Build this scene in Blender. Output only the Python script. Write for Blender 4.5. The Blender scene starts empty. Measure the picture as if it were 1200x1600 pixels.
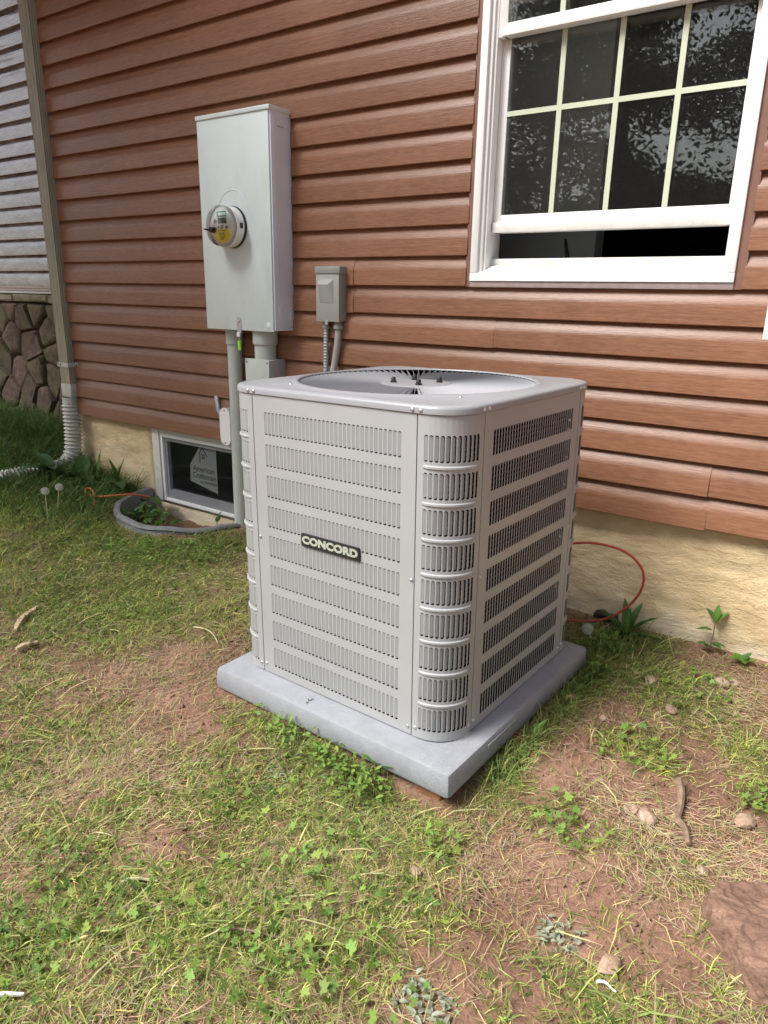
import bpy, bmesh, math, random
import numpy as np
from mathutils import Matrix, Vector, Euler

random.seed(7); RNG = np.random.default_rng(11)
sc = bpy.context.scene
COL = sc.collection
R_ = math.radians

# ------------------------------------------------------------------ camera
cam_d = bpy.data.cameras.new('camera'); cam = bpy.data.objects.new('camera', cam_d); COL.objects.link(cam)
YAW, PITCH, ROLL = 0.606616, 0.298690, 0.018449
_f = Vector((-math.sin(YAW)*math.cos(PITCH), math.cos(YAW)*math.cos(PITCH), -math.sin(PITCH)))
_r = Vector((math.cos(YAW), math.sin(YAW), 0)); _u = _r.cross(_f)
_r2 = math.cos(ROLL)*_r + math.sin(ROLL)*_u; _u2 = -math.sin(ROLL)*_r + math.cos(ROLL)*_u
cam.matrix_world = Matrix(((_r2.x,_u2.x,-_f.x,0.0),(_r2.y,_u2.y,-_f.y,-2.3112),(_r2.z,_u2.z,-_f.z,1.0869),(0,0,0,1)))
cam_d.sensor_fit = 'VERTICAL'; cam_d.sensor_height = 36.0; cam_d.sensor_width = 27.0
cam_d.lens = 1106.12/1600*36.0
cam_d.clip_start = 0.02; cam_d.clip_end = 2000
sc.camera = cam

# ------------------------------------------------------------------ sky, sun, exposure
SUN_EL, SUN_AZ = R_(50), R_(216)      # azimuth: direction the light comes from, clockwise from +y
w = bpy.data.worlds.new('World'); sc.world = w; w.use_nodes = True
nt = w.node_tree; bg = nt.nodes['Background']
sky = nt.nodes.new('ShaderNodeTexSky'); sky.sky_type = 'NISHITA'; sky.sun_disc = False
sky.sun_elevation = SUN_EL; sky.sun_rotation = SUN_AZ
sky.air_density = 1.0; sky.dust_density = 4.0; sky.ozone_density = 1.0
hs = nt.nodes.new('ShaderNodeHueSaturation'); hs.inputs['Saturation'].default_value = 0.70
nt.links.new(sky.outputs[0], hs.inputs['Color']); nt.links.new(hs.outputs[0], bg.inputs[0])
bg.inputs[1].default_value = 0.072
sd = bpy.data.lights.new('sun', 'SUN'); sun = bpy.data.objects.new('sun', sd); COL.objects.link(sun)
sd.energy = 3.0; sd.angle = R_(30); sd.color = (1.0, 0.985, 0.955)
_sv = Vector((math.sin(SUN_AZ)*math.cos(SUN_EL), math.cos(SUN_AZ)*math.cos(SUN_EL), math.sin(SUN_EL)))
sun.rotation_euler = _sv.to_track_quat('Z', 'Y').to_euler()
vs = sc.view_settings; vs.view_transform = 'Standard'; vs.look = 'None'; vs.gamma = 1.0; vs.use_curve_mapping = False
vs.exposure = 1.24
sc.render.resolution_x, sc.render.resolution_y = 768, 1024
sc.cycles.max_bounces = 6; sc.cycles.diffuse_bounces = 3; sc.cycles.glossy_bounces = 3; sc.cycles.transmission_bounces = 3; sc.cycles.transparent_max_bounces = 10
sc.cycles.use_adaptive_sampling = True; sc.cycles.adaptive_threshold = 0.02

# ------------------------------------------------------------------ noise helpers
_perm = RNG.permutation(4096)
def _h(ix, iy, s):
    return ((_perm[(ix*73 + iy*179 + s*311) & 4095] + _perm[(ix*31 - iy*57 + s*97) & 4095]) & 4095)/4095.0
def vnoise(x, y, f, s=0):
    x = np.asarray(x, float)*f; y = np.asarray(y, float)*f
    ix = np.floor(x).astype(int); iy = np.floor(y).astype(int); u = x-ix; v = y-iy
    u = u*u*(3-2*u); v = v*v*(3-2*v)
    a = _h(ix,iy,s); b = _h(ix+1,iy,s); c = _h(ix,iy+1,s); d = _h(ix+1,iy+1,s)
    return (a*(1-u)+b*u)*(1-v) + (c*(1-u)+d*u)*v
def fbm(x, y, f, s=0, o=4):
    t = 0; a = 1; n = 0
    for i in range(o):
        t = t + a*vnoise(x, y, f*2**i, s+i*7); n += a; a *= .55
    return t/n

# ------------------------------------------------------------------ materials
MATS = {}
def mat(name):
    m = bpy.data.materials.new(name); m.use_nodes = True; MATS[name] = m
    return m, m.node_tree, m.node_tree.nodes['Principled BSDF']
def nd(t, typ, **kw):
    n = t.nodes.new(typ)
    for k, v in kw.items():
        if k.startswith('i_'): n.inputs[k[2:].replace('_', ' ')].default_value = v
        else: setattr(n, k, v)
    return n
def coords(t, scale=(1,1,1), obj=True, rot=(0,0,0), world=False):
    mp = nd(t, 'ShaderNodeMapping'); mp.inputs['Scale'].default_value = scale; mp.inputs['Rotation'].default_value = rot
    if world:
        g = nd(t, 'ShaderNodeNewGeometry'); t.links.new(g.outputs['Position'], mp.inputs[0])
    else:
        tc = nd(t, 'ShaderNodeTexCoord'); t.links.new(tc.outputs['Object' if obj else 'Generated'], mp.inputs[0])
    return mp.outputs[0]
def ramp(t, src, stops):
    r = nd(t, 'ShaderNodeValToRGB'); e = r.color_ramp.elements
    while len(e) < len(stops): e.new(0.5)
    for i, (p, c) in enumerate(stops): e[i].position = p; e[i].color = (*c, 1) if len(c) == 3 else c
    t.links.new(src, r.inputs[0]); return r.outputs[0]
def noise(t, vec, scale, detail=4, rough=.55, dist=0):
    n = nd(t, 'ShaderNodeTexNoise'); n.inputs['Scale'].default_value = scale; n.inputs['Detail'].default_value = detail
    n.inputs['Roughness'].default_value = rough; n.inputs['Distortion'].default_value = dist
    t.links.new(vec, n.inputs['Vector']); return n.outputs['Fac']
def mix(t, a, b, fac, mode='MIX'):
    m = nd(t, 'ShaderNodeMix', data_type='RGBA', blend_type=mode)
    for s, v in ((6, a), (7, b), (0, fac)):
        if isinstance(v, (tuple, list)): m.inputs[s].default_value = (*v, 1)
        elif isinstance(v, (int, float)): m.inputs[s].default_value = v
        else: t.links.new(v, m.inputs[s])
    return m.outputs[2]
def bump(t, b, h, strength=.3, dist=.002, prev=None):
    n = nd(t, 'ShaderNodeBump'); n.inputs['Strength'].default_value = strength; n.inputs['Distance'].default_value = dist
    t.links.new(h, n.inputs['Height'])
    if prev is not None: t.links.new(prev, n.inputs['Normal'])
    t.links.new(n.outputs[0], b.inputs['Normal']); return n.outputs[0]
def simple(name, col, rough=.5, metal=0., var=.06, vscale=8, bscale=0, bstr=.1, dirt=None, dscale=3, dstops=(.5,.75), stretch=(1,1,1), spec=.5):
    m, t, b = mat(name)
    v = coords(t, stretch, world=True)
    n = noise(t, v, vscale, 5)
    c = ramp(t, n, [(.25, tuple(x*(1-var*2) for x in col)), (.75, tuple(min(1, x*(1+var)) for x in col))])
    if dirt:
        d = noise(t, v, dscale, 8, .65)
        f = ramp(t, d, [(dstops[0], (0,0,0)), (dstops[1], (1,1,1))])
        c = mix(t, c, dirt, f)
    t.links.new(c, b.inputs['Base Color'])
    b.inputs['Roughness'].default_value = rough; b.inputs['Metallic'].default_value = metal
    b.inputs['Specular IOR Level'].default_value = spec
    if bscale: bump(t, b, noise(t, v, bscale, 4), bstr, .002)
    return m

def siding_mat(name, c0, c1, rough, sky_sheen=False):
    m, t, b = mat(name)
    v = coords(t, (1,1,1), world=True); vg = coords(t, (4.0, 40, 150), world=True); vg2 = coords(t, (26, 90, 330), world=True)
    g = noise(t, vg, 1.0, 6, .62, .6); g2 = noise(t, vg2, 1.0, 4, .6)
    gm = mix(t, g, g2, .60)
    c = ramp(t, gm, [(.30, c0), (.68, c1)])
    oi = nd(t, 'ShaderNodeObjectInfo')
    hv = nd(t, 'ShaderNodeHueSaturation'); mr = nd(t, 'ShaderNodeMapRange'); mr.inputs[3].default_value = .93; mr.inputs[4].default_value = 1.07
    t.links.new(oi.outputs['Random'], mr.inputs[0]); t.links.new(mr.outputs[0], hv.inputs['Value']); t.links.new(c, hv.inputs['Color'])
    dn = ramp(t, noise(t, v, 2.2, 8, .7), [(.52, (0,0,0)), (.85, (.35,.35,.35))])
    c2 = mix(t, hv.outputs[0], tuple(min(1, x*1.5+.03) for x in c1), dn)
    if sky_sheen:
        sheen = ramp(t, noise(t, coords(t, (2.2,2.2,9), world=True), 3.0, 9, .7), [(.40, (.05,.05,.05)), (.66, (.85,.85,.85))])
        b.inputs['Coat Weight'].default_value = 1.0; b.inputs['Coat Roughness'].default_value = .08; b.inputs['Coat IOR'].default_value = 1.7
        c2 = mix(t, c2, (.80,.80,.82), mix(t, (0,0,0), sheen, .62))  # pale streaks paint the sky's reflection into the base colour
    t.links.new(c2, b.inputs['Base Color'])
    b.inputs['Roughness'].default_value = rough; b.inputs['Diffuse Roughness'].default_value = 1.0
    b.inputs['Specular IOR Level'].default_value = .4
    bump(t, b, gm, .6, .0018)
    return m
siding_mat('siding', (.185,.080,.041), (.390,.192,.110), .38)
siding_mat('siding_sky_sheen', (.15,.11,.092), (.27,.22,.20), .16, sky_sheen=True)
simple('siding_trim', (.20,.105,.075), .42, var=.08, vscale=30)
simple('trim_metal', (.42,.34,.32), .35, var=.08, vscale=40, metal=.3)
simple('vinyl', (.82,.82,.80), .35, var=.02, vscale=5, dirt=(.55,.52,.46), dscale=9, dstops=(.60,.85))
simple('grille', (.55,.60,.45), .4, var=.03)
simple('old_white', (.70,.69,.64), .55, var=.06, vscale=20, dirt=(.48,.45,.38), dscale=22, dstops=(.56,.80), bscale=60)
simple('screen_frame', (.26,.265,.28), .5, var=.1, vscale=20)
simple('guard_paint', (.45,.45,.47), .34, var=.02)
simple('ac_paint', (.365,.370,.373), .42, var=.025, vscale=4, bscale=500, bstr=.04, dirt=(.31,.305,.295), dscale=2.2, dstops=(.5,.95))
simple('ac_lid', (.305,.307,.325), .34, var=.02, vscale=4, dirt=(.27,.265,.262), dscale=6, dstops=(.5,.9))
simple('coil', (.008,.008,.009), .9, var=.3, vscale=60, spec=.05)
simple('coil_tube', (.05,.048,.046), .45, metal=.2, var=.2, vscale=50)
simple('dark', (.010,.010,.011), .9, var=.1, spec=.05)
simple('black_plastic', (.022,.022,.023), .45, var=.1)
simple('screw_steel', (.62,.62,.62), .28, metal=.85, var=.05)
simple('galv', (.46,.49,.52), .38, metal=.55, var=.12, vscale=60)
simple('pvc_grey', (.36,.36,.345), .5, var=.05, vscale=20)
simple('pvc_white', (.50,.54,.50), .5, var=.05, vscale=8, dirt=(.36,.37,.31), dscale=7, dstops=(.5,.85), stretch=(1,1,.4))
simple('box_paint', (.62,.70,.69), .48, var=.02, vscale=5, dirt=(.52,.585,.555), dscale=7, dstops=(.48,.80), stretch=(1.2,1,.55))
simple('box_paint_skylit', (.66,.70,.78), .45, var=.03, vscale=5)  # same paint as the cover, with bluish skylight put into the colour
simple('disc_grey', (.27,.275,.26), .45, var=.04, vscale=10)
simple('disc_light', (.33,.335,.31), .4, var=.04, vscale=10)
simple('meter_base', (.74,.75,.74), .4, var=.03)
simple('meter_face', (.80,.81,.78), .5, var=.05, vscale=80)
simple('teal', (.03,.34,.26), .5); simple('lcd', (.09,.10,.065), .3); simple('yellow_label', (.92,.78,.03), .5, var=.1, vscale=90)
simple('print_black', (.03,.03,.025), .6); simple('tag_green', (.35,.75,.08), .5); simple('letter', (.42,.46,.37), .4)
simple('downspout', (.33,.315,.235), .5, var=.10, vscale=25, dirt=(.22,.215,.14), dscale=18, dstops=(.45,.75), stretch=(1,1,.25))
simple('flex_white', (.56,.56,.51), .55, var=.08, vscale=30, dirt=(.30,.29,.22), dscale=22, dstops=(.48,.75))
simple('well_plastic', (.22,.225,.235), .55, var=.15, vscale=30, dirt=(.24,.22,.18), dscale=14, dstops=(.5,.8))
simple('cord_red', (.50,.07,.045), .45, var=.05); simple('cord_orange', (.60,.13,.03), .5, var=.05)
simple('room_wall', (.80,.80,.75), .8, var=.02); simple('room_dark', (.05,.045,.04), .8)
simple('soffit', (.25,.24,.23), .7); simple('roofing', (.06,.055,.05), .9)
simple('sill_stone', (.30,.27,.19), .85, var=.25, vscale=20, bscale=60, bstr=.6, dirt=(.12,.13,.06), dscale=9)
simple('mortar', (.10,.082,.062), .95, var=.3, vscale=40, bscale=60, bstr=.6)
simple('sticker', (.17,.185,.18), .6, var=.05)
simple('brick_orange', (.30,.15,.07), .9, var=.25, vscale=40, bscale=90, bstr=.6)
simple('wood_chip', (.55,.40,.26), .75, var=.2, vscale=60); simple('twig', (.24,.16,.11), .85, var=.25, vscale=60)
simple('pale_stem', (.50,.45,.27), .7, var=.1)
simple('bark', (.10,.075,.055), .9, var=.3, vscale=9, bscale=20, bstr=.8, stretch=(1,1,.3))
simple('petal_yellow', (.80,.62,.02), .5); simple('fluff', (.62,.62,.58), .9)

def stucco_mat():
    m, t, b = mat('stucco')
    v = coords(t, world=True); vs_ = coords(t, (1.6, 1.6, 3.6), world=True); vz = coords(t, (2.5, 2.5, 6), world=True)
    n1 = noise(t, v, 3.0, 8, .65)
    c = ramp(t, n1, [(.28, (.56,.405,.22)), (.50, (.76,.59,.345)), (.72, (.84,.70,.46))])
    d = ramp(t, noise(t, vz, 2.4, 9, .72), [(.50, (0,0,0)), (.70, (1,1,1))])
    c = mix(t, c, (.36,.27,.17), mix(t, (0,0,0), d, .42))
    # mineral bloom near the ground
    g = nd(t, 'ShaderNodeNewGeometry'); sx = nd(t, 'ShaderNodeSeparateXYZ'); t.links.new(g.outputs['Position'], sx.inputs[0])
    mz = nd(t, 'ShaderNodeMath', operation='MULTIPLY_ADD'); mz.inputs[1].default_value = .55; t.links.new(noise(t, v, 6, 5), mz.inputs[0])
    sub = nd(t, 'ShaderNodeMath', operation='MULTIPLY'); sub.inputs[1].default_value = -2.2; t.links.new(sx.outputs[2], sub.inputs[0]); t.links.new(sub.outputs[0], mz.inputs[2])
    bl = ramp(t, mz.outputs[0], [(.10, (0,0,0)), (.34, (.75,.75,.75))])
    c = mix(t, c, (.74,.66,.50), bl)
    cr = nd(t, 'ShaderNodeTexVoronoi', feature='DISTANCE_TO_EDGE'); cr.inputs['Scale'].default_value = 1.5
    wv = nd(t, 'ShaderNodeVectorMath', operation='ADD'); nn = nd(t, 'ShaderNodeTexNoise'); nn.inputs['Scale'].default_value = 7; nn.inputs['Detail'].default_value = 6
    t.links.new(vs_, nn.inputs[0]); t.links.new(v, wv.inputs[0]); 
    sc_ = nd(t, 'ShaderNodeVectorMath', operation='SCALE'); sc_.inputs['Scale'].default_value = .35; t.links.new(nn.outputs['Color'], sc_.inputs[0]); t.links.new(sc_.outputs[0], wv.inputs[1])
    t.links.new(wv.outputs[0], cr.inputs['Vector'])
    ck = ramp(t, cr.outputs['Distance'], [(.0, (1,1,1)), (.006, (0,0,0))])
    c = mix(t, c, (.30,.21,.12), mix(t, (0,0,0), ck, .30))
    t.links.new(c, b.inputs['Base Color']); b.inputs['Roughness'].default_value = .92
    h1 = noise(t, vs_, 13, 9, .72, .35); h2 = noise(t, v, 120, 3)
    p = bump(t, b, h1, .7, .013); p = bump(t, b, h2, .5, .004, p)
    inv = ramp(t, cr.outputs['Distance'], [(.0, (0,0,0)), (.014, (1,1,1))])
    bump(t, b, inv, .35, .003, p)
stucco_mat()

def pad_mat():
    m, t, b = mat('pad_concrete')
    v = coords(t, world=True)
    n = noise(t, v, 14, 8, .7)
    c = ramp(t, n, [(.3, (.24,.248,.270)), (.7, (.315,.325,.352))])
    sp = ramp(t, noise(t, v, 260, 2), [(.60, (0,0,0)), (.70, (1,1,1))])
    ms = ramp(t, noise(t, v, 5, 3), [(.45, (0,0,0)), (.62, (1,1,1))])
    c = mix(t, c, (.50,.50,.50), mix(t, (0,0,0), mix(t, sp, ms, 1.0, 'MULTIPLY'), .7))
    c = mix(t, c, (.17,.155,.135), mix(t, (0,0,0), ramp(t, noise(t, v, 9, 9, .78), [(.55, (0,0,0)), (.76, (1,1,1))]), .4))
    t.links.new(c, b.inputs['Base Color']); b.inputs['Roughness'].default_value = .72
    p = bump(t, b, noise(t, v, 240, 3), .6, .002); bump(t, b, n, .2, .004, p)
pad_mat()

def soil_mat():
    m, t, b = mat('soil')
    v = coords(t, world=True)
    c = ramp(t, noise(t, v, 3.1, 8, .65), [(.28, (.165,.090,.061)), (.50, (.295,.168,.116)), (.72, (.41,.258,.190))])
    f = ramp(t, noise(t, v, 55, 6, .7), [(.35, (.55,.55,.55)), (.7, (1.2,1.15,1.1))])
    c = mix(t, c, f, .75, 'MULTIPLY')
    sp = ramp(t, noise(t, v, 190, 3, .6), [(.60, (0,0,0)), (.72, (1,1,1))])
    c = mix(t, c, (.42,.32,.22), mix(t, (0,0,0), sp, .5))
    t.links.new(c, b.inputs['Base Color']); b.inputs['Roughness'].default_value = .96; b.inputs['Specular IOR Level'].default_value = .2
    p = bump(t, b, noise(t, v, 45, 8, .72), .8, .012); bump(t, b, noise(t, v, 240, 4, .7), .5, .003, p)
soil_mat()

def stone_mat(name, c0, c1, c2, sc_=7, lay=(1,1,1), rot=(0,0,0), bstr=.8, rnd=True):
    m, t, b = mat(name)
    v = coords(t, lay, world=True, rot=rot); vv = coords(t, world=True)
    n = noise(t, v, sc_, 9, .7, .4)
    c = ramp(t, n, [(.28, c0), (.5, c1), (.74, c2)])
    if rnd:
        oi = nd(t, 'ShaderNodeObjectInfo')
        tint = ramp(t, oi.outputs['Random'], [(0, (1.12,.92,.88)), (.35, (.80,.76,.74)), (.65, (.98,1.0,.74)), (1, (1.05,.97,.88))])
        c = mix(t, c, tint, 1.0, 'MULTIPLY')
        moss = ramp(t, noise(t, vv, 5, 6), [(.50, (0,0,0)), (.68, (1,1,1))])
        c = mix(t, c, (.12,.125,.045), mix(t, (0,0,0), moss, .6))
    sp = ramp(t, noise(t, vv, 330, 2), [(.62, (0,0,0)), (.74, (1,1,1))])
    c = mix(t, c, tuple(min(1, x*1.5) for x in c2), mix(t, (0,0,0), sp, .3))
    dk = ramp(t, noise(t, v, sc_*3.5, 8, .75, .6), [(.50, (0,0,0)), (.66, (1,1,1))]); c = mix(t, c, tuple(x*.55 for x in c0), mix(t, (0,0,0), dk, .55))
    t.links.new(c, b.inputs['Base Color']); b.inputs['Roughness'].default_value = .9
    p = bump(t, b, n, bstr, .012); bump(t, b, noise(t, vv, 160, 4, .7), .45, .002, p)
stone_mat('wall_stone', (.052,.040,.030), (.112,.085,.064), (.19,.146,.112), 11, bstr=1.0)
stone_mat('rock', (.095,.050,.033), (.225,.128,.088), (.37,.232,.165), 5, (1.4,6,5), (0,.25,.55), 1.0, False)
stone_mat('pebble', (.24,.15,.10), (.40,.27,.19), (.56,.43,.33), 30, rnd=False)

def attr_mat(name, rough=.6, trans=.3):
    m = bpy.data.materials.new(name); m.use_nodes = True; MATS[name] = m; t = m.node_tree
    b = t.nodes['Principled BSDF']; out = t.nodes['Material Output']
    a = nd(t, 'ShaderNodeAttribute', attribute_name='tint')
    t.links.new(a.outputs['Color'], b.inputs['Base Color']); b.inputs['Roughness'].default_value = rough; b.inputs['Specular IOR Level'].default_value = .3
    tr = nd(t, 'ShaderNodeBsdfTranslucent'); mx = nd(t, 'ShaderNodeMixShader'); mx.inputs[0].default_value = trans
    t.links.new(a.outputs['Color'], tr.inputs[0]); t.links.new(b.outputs[0], mx.inputs[1]); t.links.new(tr.outputs[0], mx.inputs[2])
    t.links.new(mx.outputs[0], out.inputs[0])
attr_mat('blade'); attr_mat('straw', .7, .1)
def leaf_mat(name, c0, c1, rough=.45, trans=.25):
    m = bpy.data.materials.new(name); m.use_nodes = True; MATS[name] = m; t = m.node_tree
    b = t.nodes['Principled BSDF']; out = t.nodes['Material Output']
    c = ramp(t, noise(t, coords(t, world=True), 35, 5), [(.3, c0), (.7, c1)])
    t.links.new(c, b.inputs['Base Color']); b.inputs['Roughness'].default_value = rough
    tr = nd(t, 'ShaderNodeBsdfTranslucent'); mx = nd(t, 'ShaderNodeMixShader'); mx.inputs[0].default_value = trans
    t.links.new(c, tr.inputs[0]); t.links.new(b.outputs[0], mx.inputs[1]); t.links.new(tr.outputs[0], mx.inputs[2]); t.links.new(mx.outputs[0], out.inputs[0])
    bump(t, b, noise(t, coords(t, world=True), 120, 3), .3, .002)
leaf_mat('dock_leaf', (.030,.075,.022), (.055,.125,.035)); leaf_mat('bright_leaf', (.075,.19,.02), (.13,.27,.035))
leaf_mat('mid_leaf', (.05,.125,.022), (.085,.18,.035)); leaf_mat('silver_leaf', (.20,.23,.155), (.36,.39,.29), .7)
leaf_mat('tree_leaf', (.018,.034,.012), (.04,.06,.02), .5, .25)

def glass_mat(name, dirt=.0, tint=(.97,.985,.97)):
    m = bpy.data.materials.new(name); m.use_nodes = True; MATS[name] = m; t = m.node_tree
    t.nodes.remove(t.nodes['Principled BSDF']); out = t.nodes['Material Output']
    fr = nd(t, 'ShaderNodeFresnel'); fr.inputs[0].default_value = 1.52
    tr = nd(t, 'ShaderNodeBsdfTransparent'); tr.inputs[0].default_value = (*tint, 1)
    gl = nd(t, 'ShaderNodeBsdfGlossy'); gl.inputs['Roughness'].default_value = .004; gl.inputs[0].default_value = (1,1,1,1)
    wv = nd(t, 'ShaderNodeBump'); wv.inputs['Strength'].default_value = .004; wv.inputs['Distance'].default_value = .004
    t.links.new(noise(t, coords(t, world=True), 6, 2), wv.inputs['Height']); t.links.new(wv.outputs[0], gl.inputs['Normal'])
    mx = nd(t, 'ShaderNodeMixShader'); t.links.new(fr.outputs[0], mx.inputs[0]); t.links.new(tr.outputs[0], mx.inputs[1]); t.links.new(gl.outputs[0], mx.inputs[2])
    last = mx.outputs[0]
    if dirt:
        df = nd(t, 'ShaderNodeBsdfDiffuse'); df.inputs[0].default_value = (.7,.7,.68,1)
        v = coords(t, world=True)
        f1 = ramp(t, noise(t, v, 150, 2, .5), [(.70, (0,0,0)), (.76, (1,1,1))]); f2 = ramp(t, noise(t, v, 4, 4), [(.48, (0,0,0)), (.62, (1,1,1))])
        f = mix(t, f1, f2, 1.0, 'MULTIPLY'); sc_ = nd(t, 'ShaderNodeMath', operation='MULTIPLY_ADD'); sc_.inputs[1].default_value = dirt; sc_.inputs[2].default_value = .012
        t.links.new(f, sc_.inputs[0])
        m2 = nd(t, 'ShaderNodeMixShader'); t.links.new(sc_.outputs[0], m2.inputs[0]); t.links.new(last, m2.inputs[1]); t.links.new(df.outputs[0], m2.inputs[2]); last = m2.outputs[0]
    t.links.new(last, out.inputs[0])
glass_mat('glass', .6); glass_mat('glass_basement', .15, (.5,.53,.52)); glass_mat('meter_glass', 0, (.97,.98,.97))

# ------------------------------------------------------------------ mesh helpers
class MB:
    def __init__(s): s.v = []; s.f = []
    def add(s, vs_, fs):
        o = len(s.v); s.v += [tuple(p) for p in vs_]; s.f += [tuple(i+o for i in f) for f in fs]; return s
    def box(s, x0, x1, y0, y1, z0, z1, c=0.0):
        if c <= 0:
            p = [(x,y,z) for z in (z0,z1) for x, y in ((x0,y0),(x1,y0),(x1,y1),(x0,y1))]
            return s.add(p, [(3,2,1,0),(4,5,6,7),(0,1,5,4),(1,2,6,5),(2,3,7,6),(3,0,4,7)])
        bm = bmesh.new(); bmesh.ops.create_cube(bm, size=1)
        for v in bm.verts: v.co = ((x0+x1)/2+v.co.x*(x1-x0), (y0+y1)/2+v.co.y*(y1-y0), (z0+z1)/2+v.co.z*(z1-z0))
        bmesh.ops.bevel(bm, geom=bm.edges[:], offset=c, segments=2, affect='EDGES', profile=.5)
        bm.verts.index_update(); s.add([v.co[:] for v in bm.verts], [[v.index for v in f.verts] for f in bm.faces]); bm.free(); return s
    def tube(s, pts, rad, n=12, cap=True):
        pts = [Vector(p) for p in pts]; rs = rad if isinstance(rad, (list, tuple)) else [rad]*len(pts)
        rings = []; up = None
        for i, p in enumerate(pts):
            d = (pts[min(i+1,len(pts)-1)] - pts[max(i-1,0)]).normalized()
            if up is None: up = Vector((0,0,1)) if abs(d.z) < .9 else Vector((1,0,0))
            a = d.cross(up).normalized(); b = d.cross(a).normalized(); up = -b if False else up
            if abs(d.dot(up)) > .95: up = a
            rings.append([p + rs[i]*(math.cos(2*math.pi*k/n)*a + math.sin(2*math.pi*k/n)*b) for k in range(n)])
        # keep rings from twisting
        for i in range(1, len(rings)):
            best = min(range(n), key=lambda k: (rings[i][k]-rings[i-1][0]-(pts[i]-pts[i-1])).length)
            rings[i] = rings[i][best:]+rings[i][:best]
        vs_ = [q for r in rings for q in r]; fs = []
        for i in range(len(rings)-1):
            for k in range(n):
                fs.append((i*n+k, i*n+(k+1)%n, (i+1)*n+(k+1)%n, (i+1)*n+k))
        if cap: fs += [tuple(range(n))[::-1], tuple((len(rings)-1)*n+k for k in range(n))]
        return s.add(vs_, fs)
    def lathe(s, prof, n=32, axis='z', org=(0,0,0), closed=False):
        # prof: list of (r, h) ; axis z or -y
        vs_ = []; fs = []; m = len(prof)
        for k in range(n):
            a = 2*math.pi*k/n; c, d = math.cos(a), math.sin(a)
            for r, h in prof:
                p = (r*c, r*d, h) if axis == 'z' else (r*c, -h, r*d)
                vs_.append((p[0]+org[0], p[1]+org[1], p[2]+org[2]))
        for k in range(n):
            for j in range(m-1): fs.append((k*m+j, ((k+1)%n)*m+j, ((k+1)%n)*m+j+1, k*m+j+1))
        return s.add(vs_, fs)
    def prism(s, poly, y0, y1):      # polygon in x,z extruded along y
        n = len(poly); vs_ = [(x,y0,z) for x,z in poly]+[(x,y1,z) for x,z in poly]
        return s.add(vs_, [tuple(range(n)), tuple(range(2*n-1,n-1,-1))]+[(i,n+i,n+(i+1)%n,(i+1)%n) for i in range(n)])
    def mesh(s, name, m, smooth=False):
        me = bpy.data.meshes.new(name); me.from_pydata(s.v, [], s.f)
        bm = bmesh.new(); bm.from_mesh(me); bmesh.ops.recalc_face_normals(bm, faces=bm.faces); bm.to_mesh(me); bm.free()
        me.materials.append(MATS[m])
        if smooth is not False:
            for p in me.polygons: p.use_smooth = True
            me.set_sharp_from_angle(angle=R_(smooth if smooth is not True else 40))
        return me
    def build(s, name, m, parent=None, smooth=False):
        o = bpy.data.objects.new(name, s.mesh(name, m, smooth)); COL.objects.link(o); o.parent = parent; return o
def tag(o, label=None, cat=None, group=None, kind=None):
    for k, v in (('label',label),('category',cat),('group',group),('kind',kind)):
        if v: o[k] = v
    return o
def empty(name, loc=(0,0,0), rot=(0,0,0)):
    o = bpy.data.objects.new(name, None); COL.objects.link(o); o.location = loc; o.rotation_euler = rot; o.empty_display_size = .05; return o
def link_mesh(name, me, parent=None, loc=(0,0,0), rot=(0,0,0), scale=(1,1,1)):
    o = bpy.data.objects.new(name, me); COL.objects.link(o); o.parent = parent; o.location = loc; o.rotation_euler = rot; o.scale = scale; return o
def boxp(name, m, parent, *a, c=0.0, smooth=False): return MB().box(*a, c=c).build(name, m, parent, 35 if c else False)
def text_mesh(txt, size, depth=.0006, bold=0.0, align='CENTER', spacing=1.0):
    cu = bpy.data.curves.new('text', 'FONT'); cu.body = txt; cu.size = size; cu.extrude = depth; cu.offset = bold; cu.align_x = align; cu.align_y = 'CENTER'; cu.space_character = spacing
    cu.resolution_u = 4
    o = bpy.data.objects.new('text', cu); COL.objects.link(o); bpy.context.view_layer.update()
    me = bpy.data.meshes.new_from_object(o.evaluated_get(bpy.context.evaluated_depsgraph_get()))
    bpy.data.objects.remove(o); bpy.data.curves.remove(cu); return me
def text_part(name, txt, size, m, parent, loc, rot=(math.pi/2,0,0), **kw):
    sx = kw.pop('sx', 1.0)
    me = text_mesh(txt, size, **kw); me.materials.clear(); me.materials.append(MATS[m]); me.name = name
    return link_mesh(name, me, parent, loc, rot, (sx,1,1))

# ------------------------------------------------------------------ ground
WX, WR, WD = -2.765, .385, .40        # window well centre, half width, reach
def in_well(x, y): return (((np.asarray(x)-WX)/(WR-.01))**2 + (np.minimum(np.asarray(y),0)/(WD-.01))**2 < 1) & (np.asarray(y) > -WD)
def gh(x, y):
    x = np.asarray(x, float); y = np.asarray(y, float)
    h = (fbm(x, y, 1.6, 3, 4)-.5)*.055 + (fbm(x, y, 9, 21, 4)-.5)*.028
    h = h + .10*np.clip((-2.6-x)/1.2, 0, 1)**1.5 * np.clip((y+1.1)/.9, 0, 1)
    h = h - .022*np.clip((-y-.75)/.5, 0, 1)
    d = np.maximum(np.abs(x+1.02)-.36, np.abs(y+.70)-.36)      # settle round the pad
    h = np.where(d < .12, h*np.clip(d/.12, 0, 1) - .010*(1-np.clip(d/.12,0,1)), h)
    h = h - .02*np.exp(-(((x+.66)/.2)**2+((y+1.15)/.16)**2))
    h = np.where((np.abs(y) < .25) & (x > -2.3), h*np.clip(np.abs(y)/.25,.25,1), h)
    h = np.where(in_well(x, y), -.075 + (fbm(x,y,14,5,3)-.5)*.05, h)
    return h
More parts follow.
